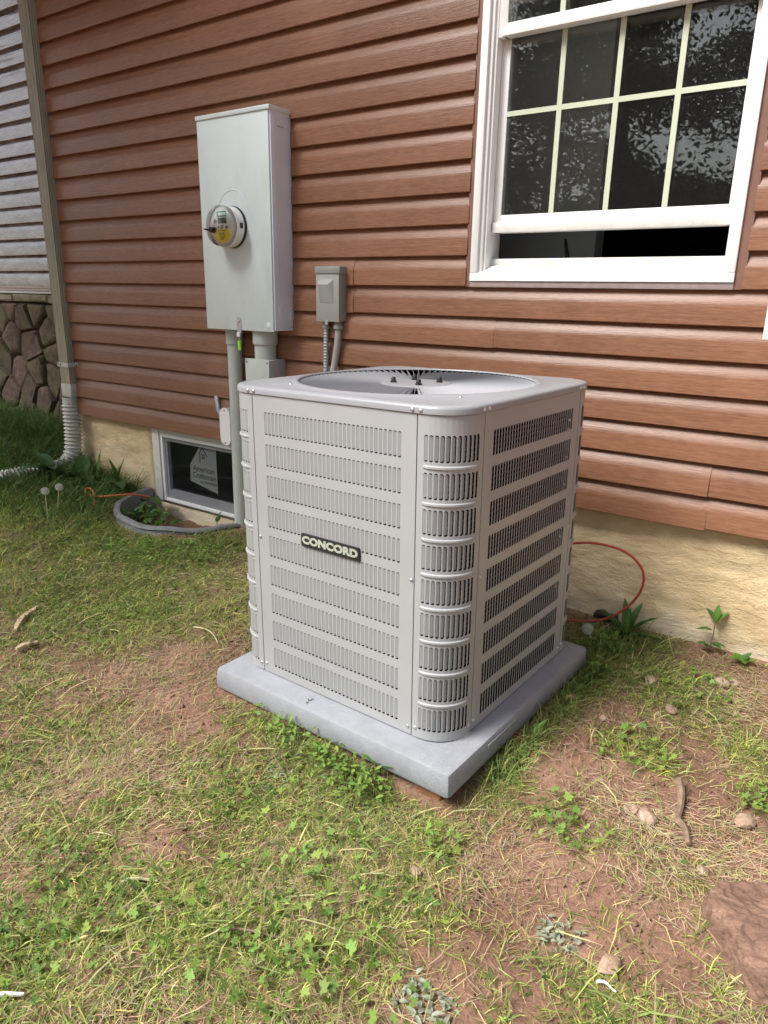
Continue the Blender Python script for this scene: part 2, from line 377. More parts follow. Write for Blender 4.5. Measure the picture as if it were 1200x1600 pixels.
def axis_lines(lo, hi, step, far):
    a = list(np.arange(lo, hi+1e-6, step)); s = step; p = hi
    while p < far: s *= 1.35; p += s; a.append(p)
    s = step; p = lo; pre = []
    while p > -far: s *= 1.35; p -= s; pre.append(p)
    return np.array(pre[::-1]+a)
def make_ground():
    xs = axis_lines(-5.6, 1.3, .016, 900); ys = axis_lines(-2.7, .62, .016, 900)
    X, Y = np.meshgrid(xs, ys); H = gh(X, Y)
    fade = np.clip(1-np.maximum(np.abs(X+2)-8, np.abs(Y+1)-8)/10, 0, 1); H = H*fade
    n, m = X.shape; v = np.stack([X.ravel(), Y.ravel(), H.ravel()], 1)
    i = np.arange(n*m).reshape(n, m); f = np.stack([i[:-1,:-1], i[:-1,1:], i[1:,1:], i[1:,:-1]], -1).reshape(-1, 4)
    me = raw_mesh('ground', v, f, 4); me.materials.append(MATS['soil'])
    me.polygons.foreach_set('use_smooth', np.ones(len(f), bool))
    return tag(link_mesh('ground', me), 'reddish brown bare soil yard under patchy grass', None, None, 'structure')
def raw_mesh(name, v, f, k, col=None):
    me = bpy.data.meshes.new(name); nf = len(f)
    me.vertices.add(len(v)); me.vertices.foreach_set('co', np.asarray(v, np.float32).ravel())
    me.loops.add(nf*k); me.loops.foreach_set('vertex_index', np.asarray(f, np.int32).ravel())
    me.polygons.add(nf); me.polygons.foreach_set('loop_start', np.arange(0, nf*k, k, dtype=np.int32))
    if col is not None:
        a = me.attributes.new('tint', 'FLOAT_COLOR', 'POINT'); c = np.ones((len(v), 4), np.float32); c[:, :3] = col; a.data.foreach_set('color', c.ravel())
    me.update(calc_edges=True); me.validate(); return me
make_ground()

# ------------------------------------------------------------------ house
S = .1016
house = tag(empty('house', (0,0,0)), 'brown horizontal sided house with cream stucco base and stone wing', 'house')
PROF = [(.0055,.040),(-.0140,.034),(-.0158,.0040),(-.0170,0.0),(-.0192,0.0),(-.0205,.0020),(-.0192,.055),(-.0178,.0625),(-.0135,.072),(-.0065,.086),(.0005,.0985),(.0034,.110),(.0040,.1400)]
def board(name, x0, x1, z, yoff=0.0, dz0=0., dz1=0., ybase=0.0, m_='siding'):
    L = x1-x0; n = max(2, int(L/.22)+1); mb = MB(); vs_ = []
    ph = random.random()*9
    for i in range(n+1):
        x = x0+L*i/n; wob = .0011*math.sin(x*2.3+ph)+.0007*math.sin(x*5.9+ph*2); dz = dz0+(dz1-dz0)*i/n + .0007*math.sin(x*1.7+ph*3)
        for (y, pz) in PROF: vs_.append((x, ybase+y+yoff+(wob if pz < .09 and y < .005 else 0), z+pz+dz))
    m = len(PROF); fs = [(i*m+j, (i+1)*m+j, (i+1)*m+j+1, i*m+j+1) for i in range(n) for j in range(m-1)]
    fs += [tuple(range(m))[::-1], tuple(n*m+j for j in range(m))]
    mb.add(vs_, fs); return mb.build(name, m_, house, 30)
XL, XR = -3.795, 2.6
seams = {-7:-.389, -6:-.396, -2:-1.155, 0:-1.767, -1:-1.767}
seams2 = {-7:-3.09, -6:-3.09}
for k in range(-7, 19):
    z = (11+k)*S
    cuts = [XL, XR]
    if k in seams: cuts.append(seams[k])
    if k in seams2: cuts.append(seams2[k])
    cuts.sort()
    segs = [(cuts[i], cuts[i+1]) for i in range(len(cuts)-1)]
    if 0 <= k <= 14:
        out = []
        for a, b in segs:
            if a < -1.262 and b > -.378: out += [(a, -1.262), (-.378, b)]
            elif b > -.378 and a > -1.262: out.append((max(a,-.378), b))
            elif a < -1.262: out.append((a, min(b,-1.262)))
        segs = [s for s in out if s[1]-s[0] > .05]
    for i, (a, b) in enumerate(segs):
        joint = i < len(segs)-1 and abs(b-segs[i+1][0]) < 1e-6      # the left board laps over the right one
        low = k == -7 and joint and b > -1
        board('siding_board', a, b+(.014 if joint else 0), z-(.0016 if joint else 0), -.0036 if joint else 0, 0, -.006 if low else 0)
# backing sheathing so no light leaks between the boards, with the window hole left open
bk = MB()
bk.box(XL, -1.262, .007, .10, .41, 2.95); bk.box(-.378, XR, .007, .10, .41, 2.95); bk.box(-1.262, -.378, .007, .10, .41, 1.14); bk.box(-1.262, -.378, .007, .10, 2.56, 2.95)
bk.build('sheathing', 'dark', house)
# side return of the main block and corner trim
boxp('side_wall', 'siding_trim', house, XL-.03, XL, .0, .60, .41, 2.95)
# foundation: stucco, displaced grid pieces
def stucco_piece(x0, x1, z0, z1, y=.022, left_round=False, right_round=False):
    st = .012; nx = max(2, int((x1-x0)/st)); nz = max(2, int((z1-z0)/st))
    X, Z = np.meshgrid(np.linspace(x0, x1, nx+1), np.linspace(z0, z1, nz+1))
    Yd = y - (fbm(X*1.0, Z*2.6, 7, 40, 5)-.5)*.016 - (fbm(X, Z*2, 40, 60, 3)-.5)*.005
    if left_round: Yd = Yd + .03*np.clip(1-(X-x0)/.03, 0, 1)**2
    if right_round: Yd = Yd + .03*np.clip(1-(x1-X)/.03, 0, 1)**2
    v = np.stack([X.ravel(), Yd.ravel(), Z.ravel()], 1); i = np.arange(X.size).reshape(X.shape)
    f = np.stack([i[:-1,:-1], i[:-1,1:], i[1:,1:], i[1:,:-1]], -1).reshape(-1, 4)
    me = raw_mesh('foundation_wall', v, f, 4); me.materials.append(MATS['stucco']); me.polygons.foreach_set('use_smooth', np.ones(len(f), bool))
    return link_mesh('foundation_wall', me, house)
BX0, BX1, BZ0, BZ1 = -3.125, -2.40, .0, .405
stucco_piece(XL, BX0, -.4, .43, right_round=True); stucco_piece(BX1, XR, -.4, .43, left_round=True); stucco_piece(BX0, BX1, -.4, BZ0-.005, .015)
fb = MB(); fb.box(XL, BX0, .055, .30, -.4, .408); fb.box(BX1, XR, .055, .30, -.4, .408); fb.box(BX0, BX1, .055, .30, -.4, BZ0-.006)
fb.build('foundation_core', 'stucco', house)
# eave and roof above the picture
boxp('soffit', 'soffit', house, -4.2, 3.0, -.42, .0, 2.96, 2.99)
MB().add([(-4.3,-.50,2.99),(3.1,-.50,2.99),(3.1,4,5.2),(-4.3,4,5.2),(-4.3,-.50,3.03),(3.1,-.50,3.03),(3.1,4,5.24),(-4.3,4,5.24)],
         [(3,2,1,0),(4,5,6,7),(0,1,5,4),(1,2,6,5),(2,3,7,6),(3,0,4,7)]).build('roof', 'roofing', house)
# room behind the window: walls, floor, ceiling, a partition with a dark passage beside it
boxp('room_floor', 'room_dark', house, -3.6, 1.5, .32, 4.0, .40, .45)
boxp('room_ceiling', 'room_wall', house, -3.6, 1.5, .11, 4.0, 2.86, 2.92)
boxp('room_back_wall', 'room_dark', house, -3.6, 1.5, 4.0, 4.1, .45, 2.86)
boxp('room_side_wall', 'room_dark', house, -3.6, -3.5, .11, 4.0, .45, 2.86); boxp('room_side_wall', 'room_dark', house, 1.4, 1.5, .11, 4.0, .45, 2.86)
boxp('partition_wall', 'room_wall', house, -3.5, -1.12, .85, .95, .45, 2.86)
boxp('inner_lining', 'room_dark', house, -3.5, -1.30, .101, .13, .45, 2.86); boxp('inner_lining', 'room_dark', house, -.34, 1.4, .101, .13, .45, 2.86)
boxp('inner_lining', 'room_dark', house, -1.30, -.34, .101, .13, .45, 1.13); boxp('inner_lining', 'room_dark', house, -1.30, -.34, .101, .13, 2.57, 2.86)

# --- double hung window
win = empty('window', (0,0,0)); win.parent = house
WL, WRt, WB, WT = -1.245, -.401, 1.136, 2.555
fr = MB()
for x0, x1, y0 in ((WL, WL+.026, -.024), (WL+.026, WL+.038, -.012), (WL+.038, WL+.047, -.002)):
    fr.box(x0, x1, y0, .099, WB+.026, WT, c=.002)
for x0, x1, y0 in ((WRt-.020, WRt, -.024), (WRt-.030, WRt-.020, -.012), (WRt-.036, WRt-.030, -.002)):
    fr.box(x0, x1, y0, .099, WB+.026, WT, c=.002)
fr.box(WL+.047, WRt-.036, -.020, .099, WT-.05, WT)
fr.build('frame', 'vinyl', win, 35)
sl = MB()
sl.add([(WL,-.024,WB),(WRt,-.024,WB),(WRt,-.024,WB+.024),(WL,-.024,WB+.024),(WL,.035,WB+.052),(WRt,.035,WB+.052),(WL,.099,WB),(WRt,.099,WB),(WL,.099,WB+.052),(WRt,.099,WB+.052)],
       [(0,1,2,3),(3,2,5,4),(4,5,9,8),(0,6,7,1),(6,8,9,7),(0,3,4,8,6),(1,7,9,5,2)])
sl.build('sill', 'vinyl', win)
boxp('sill_stop', 'old_white', win, WL+.047, WRt-.036, .040, .052, WB+.0525, WB+.074, c=.002)
tr = MB(); tr.box(-1.2655, WL-.0005, -.016, .006, 1.1165, 2.58); tr.build('side_trim', 'siding_trim', win)
tr = MB(); tr.box(WRt+.0005, -.374, -.016, .006, 1.1165, 2.58); tr.build('side_trim', 'siding_trim', win)
boxp('bottom_trim', 'trim_metal', win, WL-.0004, WRt+.0004, -.019, .006, 1.1155, WB-.0008, c=.001)
IL, IR = WL+.0475, WRt-.0365
def sash(y0, y1, z0, z1, gl, gr_, rb, rt, name, rows):
    s = win
    g0, g1 = z0+rb, z1-rt
    boxp('stile', 'vinyl', s, IL, gl, y0, y1, z0, z1, c=.002); boxp('stile', 'vinyl', s, gr_, IR, y0, y1, z0, z1, c=.002)
    if rb > .045:
        boxp('bottom_rail', 'vinyl', s, gl+.0003, gr_-.0003, y0, y1, z0+.026, g0, c=.002); boxp('lift_rail', 'old_white', s, IL+.002, IR-.002, y0-.010, y1, z0, z0+.0345, c=.003)
    else:
        boxp('bottom_rail', 'vinyl', s, gl-.012, gr_+.010, y0-.010, y1, z0, z0+.017, c=.002); boxp('bottom_rail', 'vinyl', s, gl+.0003, gr_-.0003, y0-.004, y1, z0+.0175, g0, c=.002)
    boxp('top_rail', 'vinyl', s, gl+.0003, gr_-.0003, y0, y1, g1, z1, c=.002)
    yc = (y0+y1)/2
    for i in (1,2,3):
        x = gl+(gr_-gl)*i/4; boxp('muntin', 'grille', s, x-.008, x+.008, yc-.0140, yc-.0101, g0, g1)
    for j in range(1, rows):
        z = g0+(g1-g0)*j/rows; boxp('muntin', 'grille', s, gl, gr_, yc-.0136, yc-.0102, z-.0075, z+.0075)
    for yy in (-.010, .0065): boxp('pane', 'glass', s, gl-.004, gr_+.004, yc+yy, yc+yy+.0032, g0-.004, g1+.004)
    return s
sash(.000, .030, 1.866, WT-.05, -1.168, -.452, .036, .04, 'upper_sash', 2)
sash(.034, .062, 1.292, 2.00, -1.168, -.454, .057, .04, 'lower_sash', 2)
st_ = tag(MB().tube([(-.940,.093,1.196),(-.951,.085,1.272)], [.009,.004], 6).build('paint_stick', 'dark'), 'small dark stick leaning inside the open window gap', 'stick')

# --- basement window
bw = empty('basement_window'); bw.parent = house
cs = MB()
cs.box(BX0, BX0+.055, .02, .10, BZ0, BZ1, c=.004); cs.box(BX1-.05, BX1, .02, .10, BZ0, BZ1, c=.004); cs.box(BX0+.0555, BX1-.0505, .022, .10, BZ1-.035, BZ1, c=.003)
cs.build('casing', 'old_white', bw, 35)
FX0, FX1, FZ0, FZ1 = BX0+.056, BX1-.051, .003, BZ1-.036
fm = MB(); fm.box(FX0, FX0+.018, .028, .09, FZ0, FZ1, c=.002); fm.box(FX1-.018, FX1, .028, .09, FZ0, FZ1, c=.002); fm.box(FX0+.0182, FX1-.0182, .026, .09, FZ1-.018, FZ1, c=.002); fm.box(FX0+.0182, FX1-.0182, .026, .09, FZ0, FZ0+.016, c=.002)
fm.build('frame', 'vinyl', bw, 35)
gx0, gx1, gz0, gz1 = FX0+.019, FX1-.019, FZ0+.017, FZ1-.019
fm = MB(); fm.box(gx0, gx0+.022, .040, .08, gz0, gz1); fm.box(gx1-.022, gx1, .040, .08, gz0, gz1); fm.box(gx0+.0222, gx1-.0222, .041, .08, gz1-.020, gz1); fm.box(gx0+.0222, gx1-.0222, .039, .08, gz0, gz0+.045)
fm.build('screen_frame', 'screen_frame', bw)
boxp('pane', 'glass_basement', bw, gx0+.0225, gx1-.0225, .060, .064, gz0+.0455, gz1-.0205)
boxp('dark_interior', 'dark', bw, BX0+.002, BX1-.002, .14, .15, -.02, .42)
sx0 = -2.88; st = bw
zt = gz1-.022
MB().prism([(sx0,.115+.02),(sx0+.005,.225),(sx0+.085,zt),(sx0+.205,zt),(sx0+.205,.098)], .0575, .0585).build('sticker_sheet', 'sticker', st)
text_part('print', 'American', .042, 'print_black', st, (sx0+.108,.0573,.208), bold=.0006, depth=.0002)
text_part('print', 'Craftsman', .042, 'print_black', st, (sx0+.108,.0573,.172), bold=.0006, depth=.0002)
text_part('print', 'by ANDERSEN', .020, 'print_black', st, (sx0+.140,.0573,.142), bold=.0004, depth=.0002)
lg = MB()
def bar2(mb, a, b, wd, y0, y1):
    d = Vector((b[0]-a[0], b[1]-a[1])).normalized()*wd/2; nx, nz = -d.y, d.x
    mb.prism([(a[0]-nx,a[1]-nz),(b[0]-nx,b[1]-nz),(b[0]+nx,b[1]+nz),(a[0]+nx,a[1]+nz)], y0, y1)
lx, lz = sx0+.105, .285
bar2(lg, (lx-.03,lz+.0),(lx,lz+.04),.006,.0571,.0574); bar2(lg, (lx+.0,lz+.04),(lx+.034,lz-.005),.007,.0568,.05705); bar2(lg, (lx-.022,lz+.005),(lx-.022,lz-.045),.006,.0565,.0567)
for a in (0,1):
    for b in (0,1): lg.box(lx-.008+a*.013, lx+.002+a*.013, .0571, .0574, lz-.020+b*.014, lz-.009+b*.014)
lg.build('logo', 'print_black', st)

# --- wing: set-back siding over a stone base
WY = .50
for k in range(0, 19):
    board('siding_board', -7.2, -3.83, 1.094+k*S, ybase=WY, m_='siding_sky_sheen')
boxp('wing_sheathing', 'dark', house, -7.2, -3.83, WY+.006, WY+.05, 1.0, 3.05)
boxp('wing_trim', 'trim_metal', house, -7.2, -3.83, WY-.020, WY+.005, 1.063, 1.078, c=.002); boxp('wing_trim', 'trim_metal', house, -7.2, -3.83, WY-.020, WY+.005, 1.080, 1.0935, c=.002)
boxp('wing_trim', 'old_white', house, -7.2, -3.83, WY-.030, WY+.005, 1.047, 1.061, c=.002)
x = -7.2
while x < -3.84:
    L = random.uniform(.35,.6); x1 = min(x+L, -3.83)
    mb = MB().box(x+.003, x1-.003, WY-.075, WY+.04, .992+random.uniform(-.004,.004), 1.044, c=.008)
    mb.v = [(a+random.uniform(-.004,.004), b+random.uniform(-.008,.008), c+random.uniform(-.004,.002)) for a,b,c in mb.v]
    mb.build('ledge_stone', 'sill_stone', house); x = x1
boxp('mortar_bed', 'mortar', house, -7.2, -3.83, WY-.012, WY+.10, -.4, .99)
def clip(poly, p, n):
    out = []
    for i in range(len(poly)):
        a, b = poly[i], poly[(i+1)%len(poly)]; da = (a[0]-p[0])*n[0]+(a[1]-p[1])*n[1]; db = (b[0]-p[0])*n[0]+(b[1]-p[1])*n[1]
        if da <= 0: out.append(a)
        if da*db < 0: t = da/(da-db); out.append((a[0]+(b[0]-a[0])*t, a[1]+(b[1]-a[1])*t))
    return out
def stones():
    sx0, sx1, sz0, sz1 = -6.3, -4.2, -.15, .985; rs = random.Random(5); seeds = []
    tries = 0
    while len(seeds) < 62 and tries < 6000:
        tries += 1; p = (rs.uniform(sx0, sx1), rs.uniform(sz0, sz1)); 
        if all(((p[0]-q[0])/1.15)**2+((p[1]-q[1])/1.0)**2 > .135**2 for q in seeds): seeds.append(p)
    for p in seeds:
        poly = [(sx0,sz0),(sx1,sz0),(sx1,sz1),(sx0,sz1)]
        for q in seeds:
            if q is p or abs(q[0]-p[0]) > .7 or abs(q[1]-p[1]) > .7: continue
            m = ((p[0]+q[0])/2, (p[1]+q[1])/2); n = (q[0]-p[0], q[1]-p[1]); poly = clip(poly, m, n)
            if len(poly) < 3: break
        if len(poly) < 3: continue
        cx = sum(a for a,b in poly)/len(poly); cz = sum(b for a,b in poly)/len(poly)
        size = max(math.hypot(a-cx,b-cz) for a,b in poly)
        g = rs.uniform(.004,.010); k0 = 1-g/size; k1 = k0-.10; k2 = k0*.55
        # cut the corners a little and roughen the outline
        pl = []
        for i in range(len(poly)):
            a, b, c = poly[i-1], poly[i], poly[(i+1)%len(poly)]
            for (u, w_) in ((a, .16), (None, 0), (c, .16)):
                if u is None: q = (b[0]*.97+cx*.03, b[1]*.97+cz*.03)
                else: q = (b[0]+(u[0]-b[0])*w_, b[1]+(u[1]-b[1])*w_)
                pl.append((q[0]+rs.uniform(-.005,.005), q[1]+rs.uniform(-.005,.005)))
        n = len(pl); dep = rs.uniform(.028,.060); tx, tz = rs.uniform(-.09,.09), rs.uniform(-.14,.08)
        mb = MB(); vs_ = []
        for kk, y in ((k0, WY+.0), (k0, WY-.012-dep*.55), (k1, WY-.012-dep), (k2, WY-.012-dep-rs.uniform(-.004,.010))):
            for a, b in pl:
                X, Z = cx+(a-cx)*kk, cz+(b-cz)*kk
                vs_.append((X, y+(tx*(X-cx)+tz*(Z-cz) if y < WY else 0)+rs.uniform(-.004,.004)*(y < WY), Z))
        fs = [(r*n+i, r*n+(i+1)%n, (r+1)*n+(i+1)%n, (r+1)*n+i) for r in range(3) for i in range(n)]
        vs_.append((cx, WY-.012-dep-.002, cz)); fs += [(3*n+i, 3*n+(i+1)%n, 4*n) for i in range(n)]
        mb.add(vs_, fs); mb.build('stone', 'wall_stone', house, 50)
stones()

# ------------------------------------------------------------------ downspout
ds = tag(empty('downspout', (-3.755,-.02,0)), 'weathered beige downspout with ribbed white flexible end at house corner', 'downspout')
def dsp(mb, name, m, sm=False):
    mb.v = [(a+3.755, b+.02, c) for a,b,c in mb.v]; return mb.build(name, m, ds, sm)
DX0, DX1, DY0, DY1 = -3.792, -3.706, -.056, -.018
pr = []
for i in range(7): pr.append((DX0+(DX1-DX0)*i/6, DY0 + (.0 if i in (0,6) else (.0022 if i%2 else -.0006))))
for i in range(1,7): pr.append((DX1 + (0 if i == 6 else (-.0022 if i%2 else .0006)), DY0+(DY1-DY0)*i/6))
pr += [(DX0,DY1)]
mb = MB(); n = len(pr); mb.add([(a,b,z) for z in (.575,3.0) for a,b in pr], [(i,(i+1)%n,n+(i+1)%n,n+i) for i in range(n)]+[tuple(range(n)), tuple(range(2*n-1,n-1,-1))]); dsp(mb, 'pipe', 'downspout')
mb = MB(); mb.box(DX0-.012,DX1+.003,DY0-.004,DY0-.0032,.668,.692); mb.box(DX1+.0031,DX1+.0045,DY0-.004,-.0165,.668,.692); mb.box(DX1+.0046,DX1+.035,-.0178,-.0164,.667,.693); mb.box(DX0-.0125,DX0-.0115,DY0-.004,-.0165,.668,.692); dsp(mb, 'strap', 'flex_white')
for xx in (DX0+.02, DX1+.022):
    mb = MB(); mb.lathe([(0,.0025),(.004,.002),(.0045,0)], 8, 'y', (xx, DY0-.0042 if xx < DX1 else -.018, .68)); dsp(mb, 'screw', 'dark')
mb = MB(); mb.box(DX0-.004,DX1+.004,DY0-.004,DY1+.001,.50,.575,c=.006); dsp(mb, 'adapter', 'flex_white', 35)
pts = []; rad = []
path = [(-3.749,-.04,.50),(-3.749,-.042,.40),(-3.749,-.045,.30),(-3.750,-.055,.20),(-3.756,-.085,.135),(-3.77,-.14,.105),(-3.785,-.22,.098),(-3.80,-.33,.095),(-3.815,-.45,.092),(-3.82,-.52,.09)]
dense = []
for i in range(len(path)-1):
    a, b = Vector(path[i]), Vector(path[i+1]); m = max(2, int((b-a).length/.0035))
    for j in range(m): dense.append(a.lerp(b, j/m))
s_ = 0
for i, p in enumerate(dense):
    if i: s_ += (p-dense[i-1]).length
    pts.append(p); rad.append(.044+.0055*math.sin(s_*2*math.pi/.0215) if s_ > .03 else .042)
mb = MB().tube(pts, rad, 18, False); dsp(mb, 'flexible_hose', 'flex_white', 60)

# ------------------------------------------------------------------ meter box, meter, conduits
mbx = tag(empty('meter_box', (-2.272,-.015,.934)), 'tall pale green grey electric meter cabinet on brown siding', 'meter box')
def P_(mb, name, m, par, org, sm=False):
    mb.v = [(a-org[0], b-org[1], c-org[2]) for a,b,c in mb.v]; return mb.build(name, m, par, sm)
MO = (-2.272,-.015,.934)
P_(MB().box(-2.468,-2.068,-.128,-.0148,.934,1.742,c=.002), 'body', 'box_paint_skylit', mbx, MO, 35)
P_(MB().box(-2.470,-2.0745,-.1345,-.1285,.930,1.740,c=.0015), 'front_cover', 'box_paint', mbx, MO, 35)
P_(MB().box(-2.473,-2.064,-.139,-.013,1.7405,1.757,c=.002), 'top_cap', 'box_paint', mbx, MO, 35)
P_(MB().box(-2.0675,-2.0662,-.112,-.028,.95,1.725,c=.0004), 'side_panel', 'box_paint_skylit', mbx, MO)
P_(MB().box(-2.0661,-2.0650,-.094,-.058,1.688,1.692), 'embossed_mark', 'ac_paint', mbx, MO)
kn = MB()
for r, h in ((.046,.0022),(.036,.0016)):
    n = 40; vs_ = []
    for k in range(n):
        a = 2*math.pi*k/n
        for rr, hh in ((r,0),(r-.002,h),(r-.004,h),(r-.006,0)): vs_.append((-2.0662+hh, -.072+rr*math.cos(a)*.82, 1.003+rr*math.sin(a)))
    kn.add(vs_, [(k*4+j, ((k+1)%n)*4+j, ((k+1)%n)*4+j+1, k*4+j+1) for k in range(n) for j in range(3)])
P_(kn, 'knockout', 'box_paint_skylit', mbx, MO, 50)
P_(MB().lathe([(.0845,0),(.0835,.0015),(.0815,.0015),(.0805,0)], 48, 'y', (-2.283,-.1345,1.392)), 'embossed_ring', 'box_paint_skylit', mbx, MO, 50)
P_(MB().lathe([(0,.0008),(.012,.0008),(.0135,0)], 20, 'y', (-2.100,-.1345,.955)), 'embossed_dot', 'box_paint', mbx, MO, 50)
hp = [(-2.282,.918),(-2.258,.918),(-2.258,.972)]+[(-2.270+.012*math.cos(a),.972+.012*math.sin(a)) for a in np.linspace(0,math.pi,8)[1:]]
P_(MB().prism(hp, -.1375, -.1347), 'hasp', 'galv', mbx, MO)
P_(MB().lathe([(0,.003),(.005,.002),(.006,0)], 10, 'y', (-2.270,-.1376,.966)), 'rivet', 'screw_steel', mbx, MO, 50)
sg = tag(empty('seal_tag', (-2.270,-.139,.925)), 'small lime green plastic seal tag dangling below the meter cabinet', 'seal tag')
SO = (-2.270,-.139,.925)
P_(MB().tube([(-2.270,-.139,.921),(-2.268,-.142,.90),(-2.268,-.141,.885)], .0022, 6), 'wire', 'screw_steel', sg, SO)
P_(MB().box(-2.279,-2.262,-.145,-.137,.903,.921,c=.002), 'clip', 'vinyl', sg, SO); P_(MB().tube([(-2.268,-.141,.888),(-2.267,-.141,.848)], .0072, 10), 'tag_body', 'tag_green', sg, SO, 40)

em = tag(empty('electric_meter', (-2.283,-.1345,1.335)), 'round glass electric meter with yellow label on the tall cabinet', 'electric meter'); em.scale = (.96,.86,.96)
P_(MB().lathe([(.0,0.0),(.0835,0.0),(.0835,.007),(.081,.010),(.081,.014)], 48, 'y'), 'collar', 'black_plastic', em, (0,0,0), 40)
P_(MB().lathe([(.081,.0145),(.0805,.060),(.079,.064),(0,.064)], 48, 'y'), 'base', 'meter_base', em, (0,0,0), 40)
P_(MB().lathe([(0,.0645),(.070,.0645),(.070,.069),(0,.069)], 40, 'y'), 'face_plate', 'meter_face', em, (0,0,0), 40)
P_(MB().lathe([(.0815,.058),(.0818,.080),(.079,.089),(.072,.0925),(0,.0935)], 48, 'y'), 'glass_cover', 'meter_glass', em, (0,0,0), 40)
P_(MB().lathe([(.0822,.056),(.0838,.057),(.0838,.063),(.0822,.064)], 48, 'y'), 'rim', 'vinyl', em, (0,0,0), 40)
P_(MB().box(-.030,.026,-.0702,-.0692,.036,.058), 'header_label', 'teal', em, (0,0,0)); P_(MB().box(-.022,.024,-.0709,-.0703,.042,.053), 'header_strip', 'vinyl', em, (0,0,0))
P_(MB().box(-.024,.028,-.0712,-.0692,.010,.033,c=.001), 'display', 'lcd', em, (0,0,0))
P_(MB().box(-.026,.030,-.0700,-.0692,.006,.036), 'display_bezel', 'vinyl', em, (0,0,0))
yl = [(-.034,-.010),(.036,-.010)]+[(.001+.062*math.sin(a)*.98, -.006-.058*math.cos(a)) for a in np.linspace(1.0,-1.0,10)]
P_(MB().prism(yl, -.0702, -.0692), 'caution_label', 'yellow_label', em, (0,0,0))
lb = MB()
for i, z in enumerate((-.018,-.027,-.034,-.042,-.050)):
    L = .024-.003*i; q = -L
    while q < L-.004:
        wd = random.uniform(.003,.009); lb.box(q, min(q+wd,L), -.0706, -.0703, z-.0018, z+.0018); q += wd+.0018
P_(lb, 'print', 'print_black', em, (0,0,0))
for xx, zz, rr in ((-.040,.020,.008),(-.002,-.003,.010),(.028,-.004,.007),(-.022,-.004,.004)):
    P_(MB().lathe([(0,.073),(rr*.8,.073),(rr,.0692)], 14, 'y', (xx,0,zz)), 'button', 'screen_frame', em, (0,0,0), 40)
P_(MB().lathe([(0,.098),(.011,.098),(.012,.069)], 14, 'y', (-.046,0,-.014)), 'seal_boss', 'black_plastic', em, (0,0,0), 40)
P_(MB().tube([(-.046,-.095,-.014),(-.052,-.112,-.014),(-.060,-.122,-.013)], [.005,.0035,.0028], 8), 'seal_pin', 'black_plastic', em, (0,0,0))
stk = MB(); aa = np.linspace(-.10,.16,5); vs_ = [(.0817*math.cos(a), y, .0817*math.sin(a)) for a in aa for y in (-.024,-.044)]
stk.add(vs_, [(2*i,2*i+1,2*i+3,2*i+2) for i in range(4)]); P_(stk, 'barcode_label', 'print_black', em, (0,0,0))

co = tag(empty('service_conduit', (-2.386,-.055,.0)), 'thick pale grey vertical conduit pipe running from cabinet to soil', 'conduit')
CO = (-2.386,-.055,0)
P_(MB().tube([(-2.386,-.058,.93),(-2.388,-.058,.5),(-2.392,-.060,-.2)], .0315, 24), 'pipe', 'pvc_white', co, CO, 40)
P_(MB().lathe([(.0318,.862),(.037,.864),(.037,.930),(.0318,.9302)], 24, 'z', (-2.386,-.058,0)), 'coupling', 'pvc_white', co, CO, 40)
nb = tag(empty('cable_trough', (-2.19,-.06,.62)), 'square beige junction box under the meter cabinet behind the condenser', 'junction box')
NO = (-2.19,-.06,.62)
P_(MB().box(-2.262,-2.122,-.112,-.015,.58,.812,c=.003), 'body', 'pvc_grey', nb, NO, 35); P_(MB().box(-2.264,-2.124,-.1165,-.1125,.579,.814,c=.002), 'cover', 'pvc_white', nb, NO, 35)
for xx in (-2.254,-2.134): P_(MB().lathe([(0,.003),(.004,.002),(.005,0)], 8, 'y', (xx,-.1165,.800)), 'screw', 'screen_frame', nb, NO)
P_(MB().lathe([(.046,.812),(.046,.872),(.052,.874),(.053,.880),(.053,.934)], 28, 'z', (-2.190,-.066,0)), 'nipple', 'pvc_white', nb, NO, 40)
lbx = tag(empty('conduit_body', (-2.47,-.04,.48)), 'white rounded conduit fitting with grey flexible tube above basement window', 'conduit fitting')
LO = (-2.47,-.04,.48)
def stadium(cx, cz, hw, hh, n=10):
    return [(cx+hw*math.cos(a), cz+hh-hw+hw*math.sin(a)) for a in np.linspace(0,math.pi,n)]+[(cx+hw*math.cos(a), cz-hh+hw+hw*math.sin(a)) for a in np.linspace(math.pi,2*math.pi,n)]
P_(MB().prism(stadium(-2.462,.486,.031,.085), -.062, -.012), 'body', 'pvc_white', lbx, LO, 40); P_(MB().prism(stadium(-2.462,.486,.034,.088), -.068, -.0625), 'cover', 'vinyl', lbx, LO, 40)
for zz in (.562,.410): P_(MB().lathe([(0,.003),(.004,.002),(.005,0)], 8, 'y', (-2.462,-.068,zz)), 'screw', 'screen_frame', lbx, LO)
P_(MB().tube([(-2.475,-.030,.45),(-2.503,-.034,.505),(-2.535,-.036,.555),(-2.562,-.020,.612)], .0115, 12), 'flexible_tube', 'galv', lbx, LO, 40)

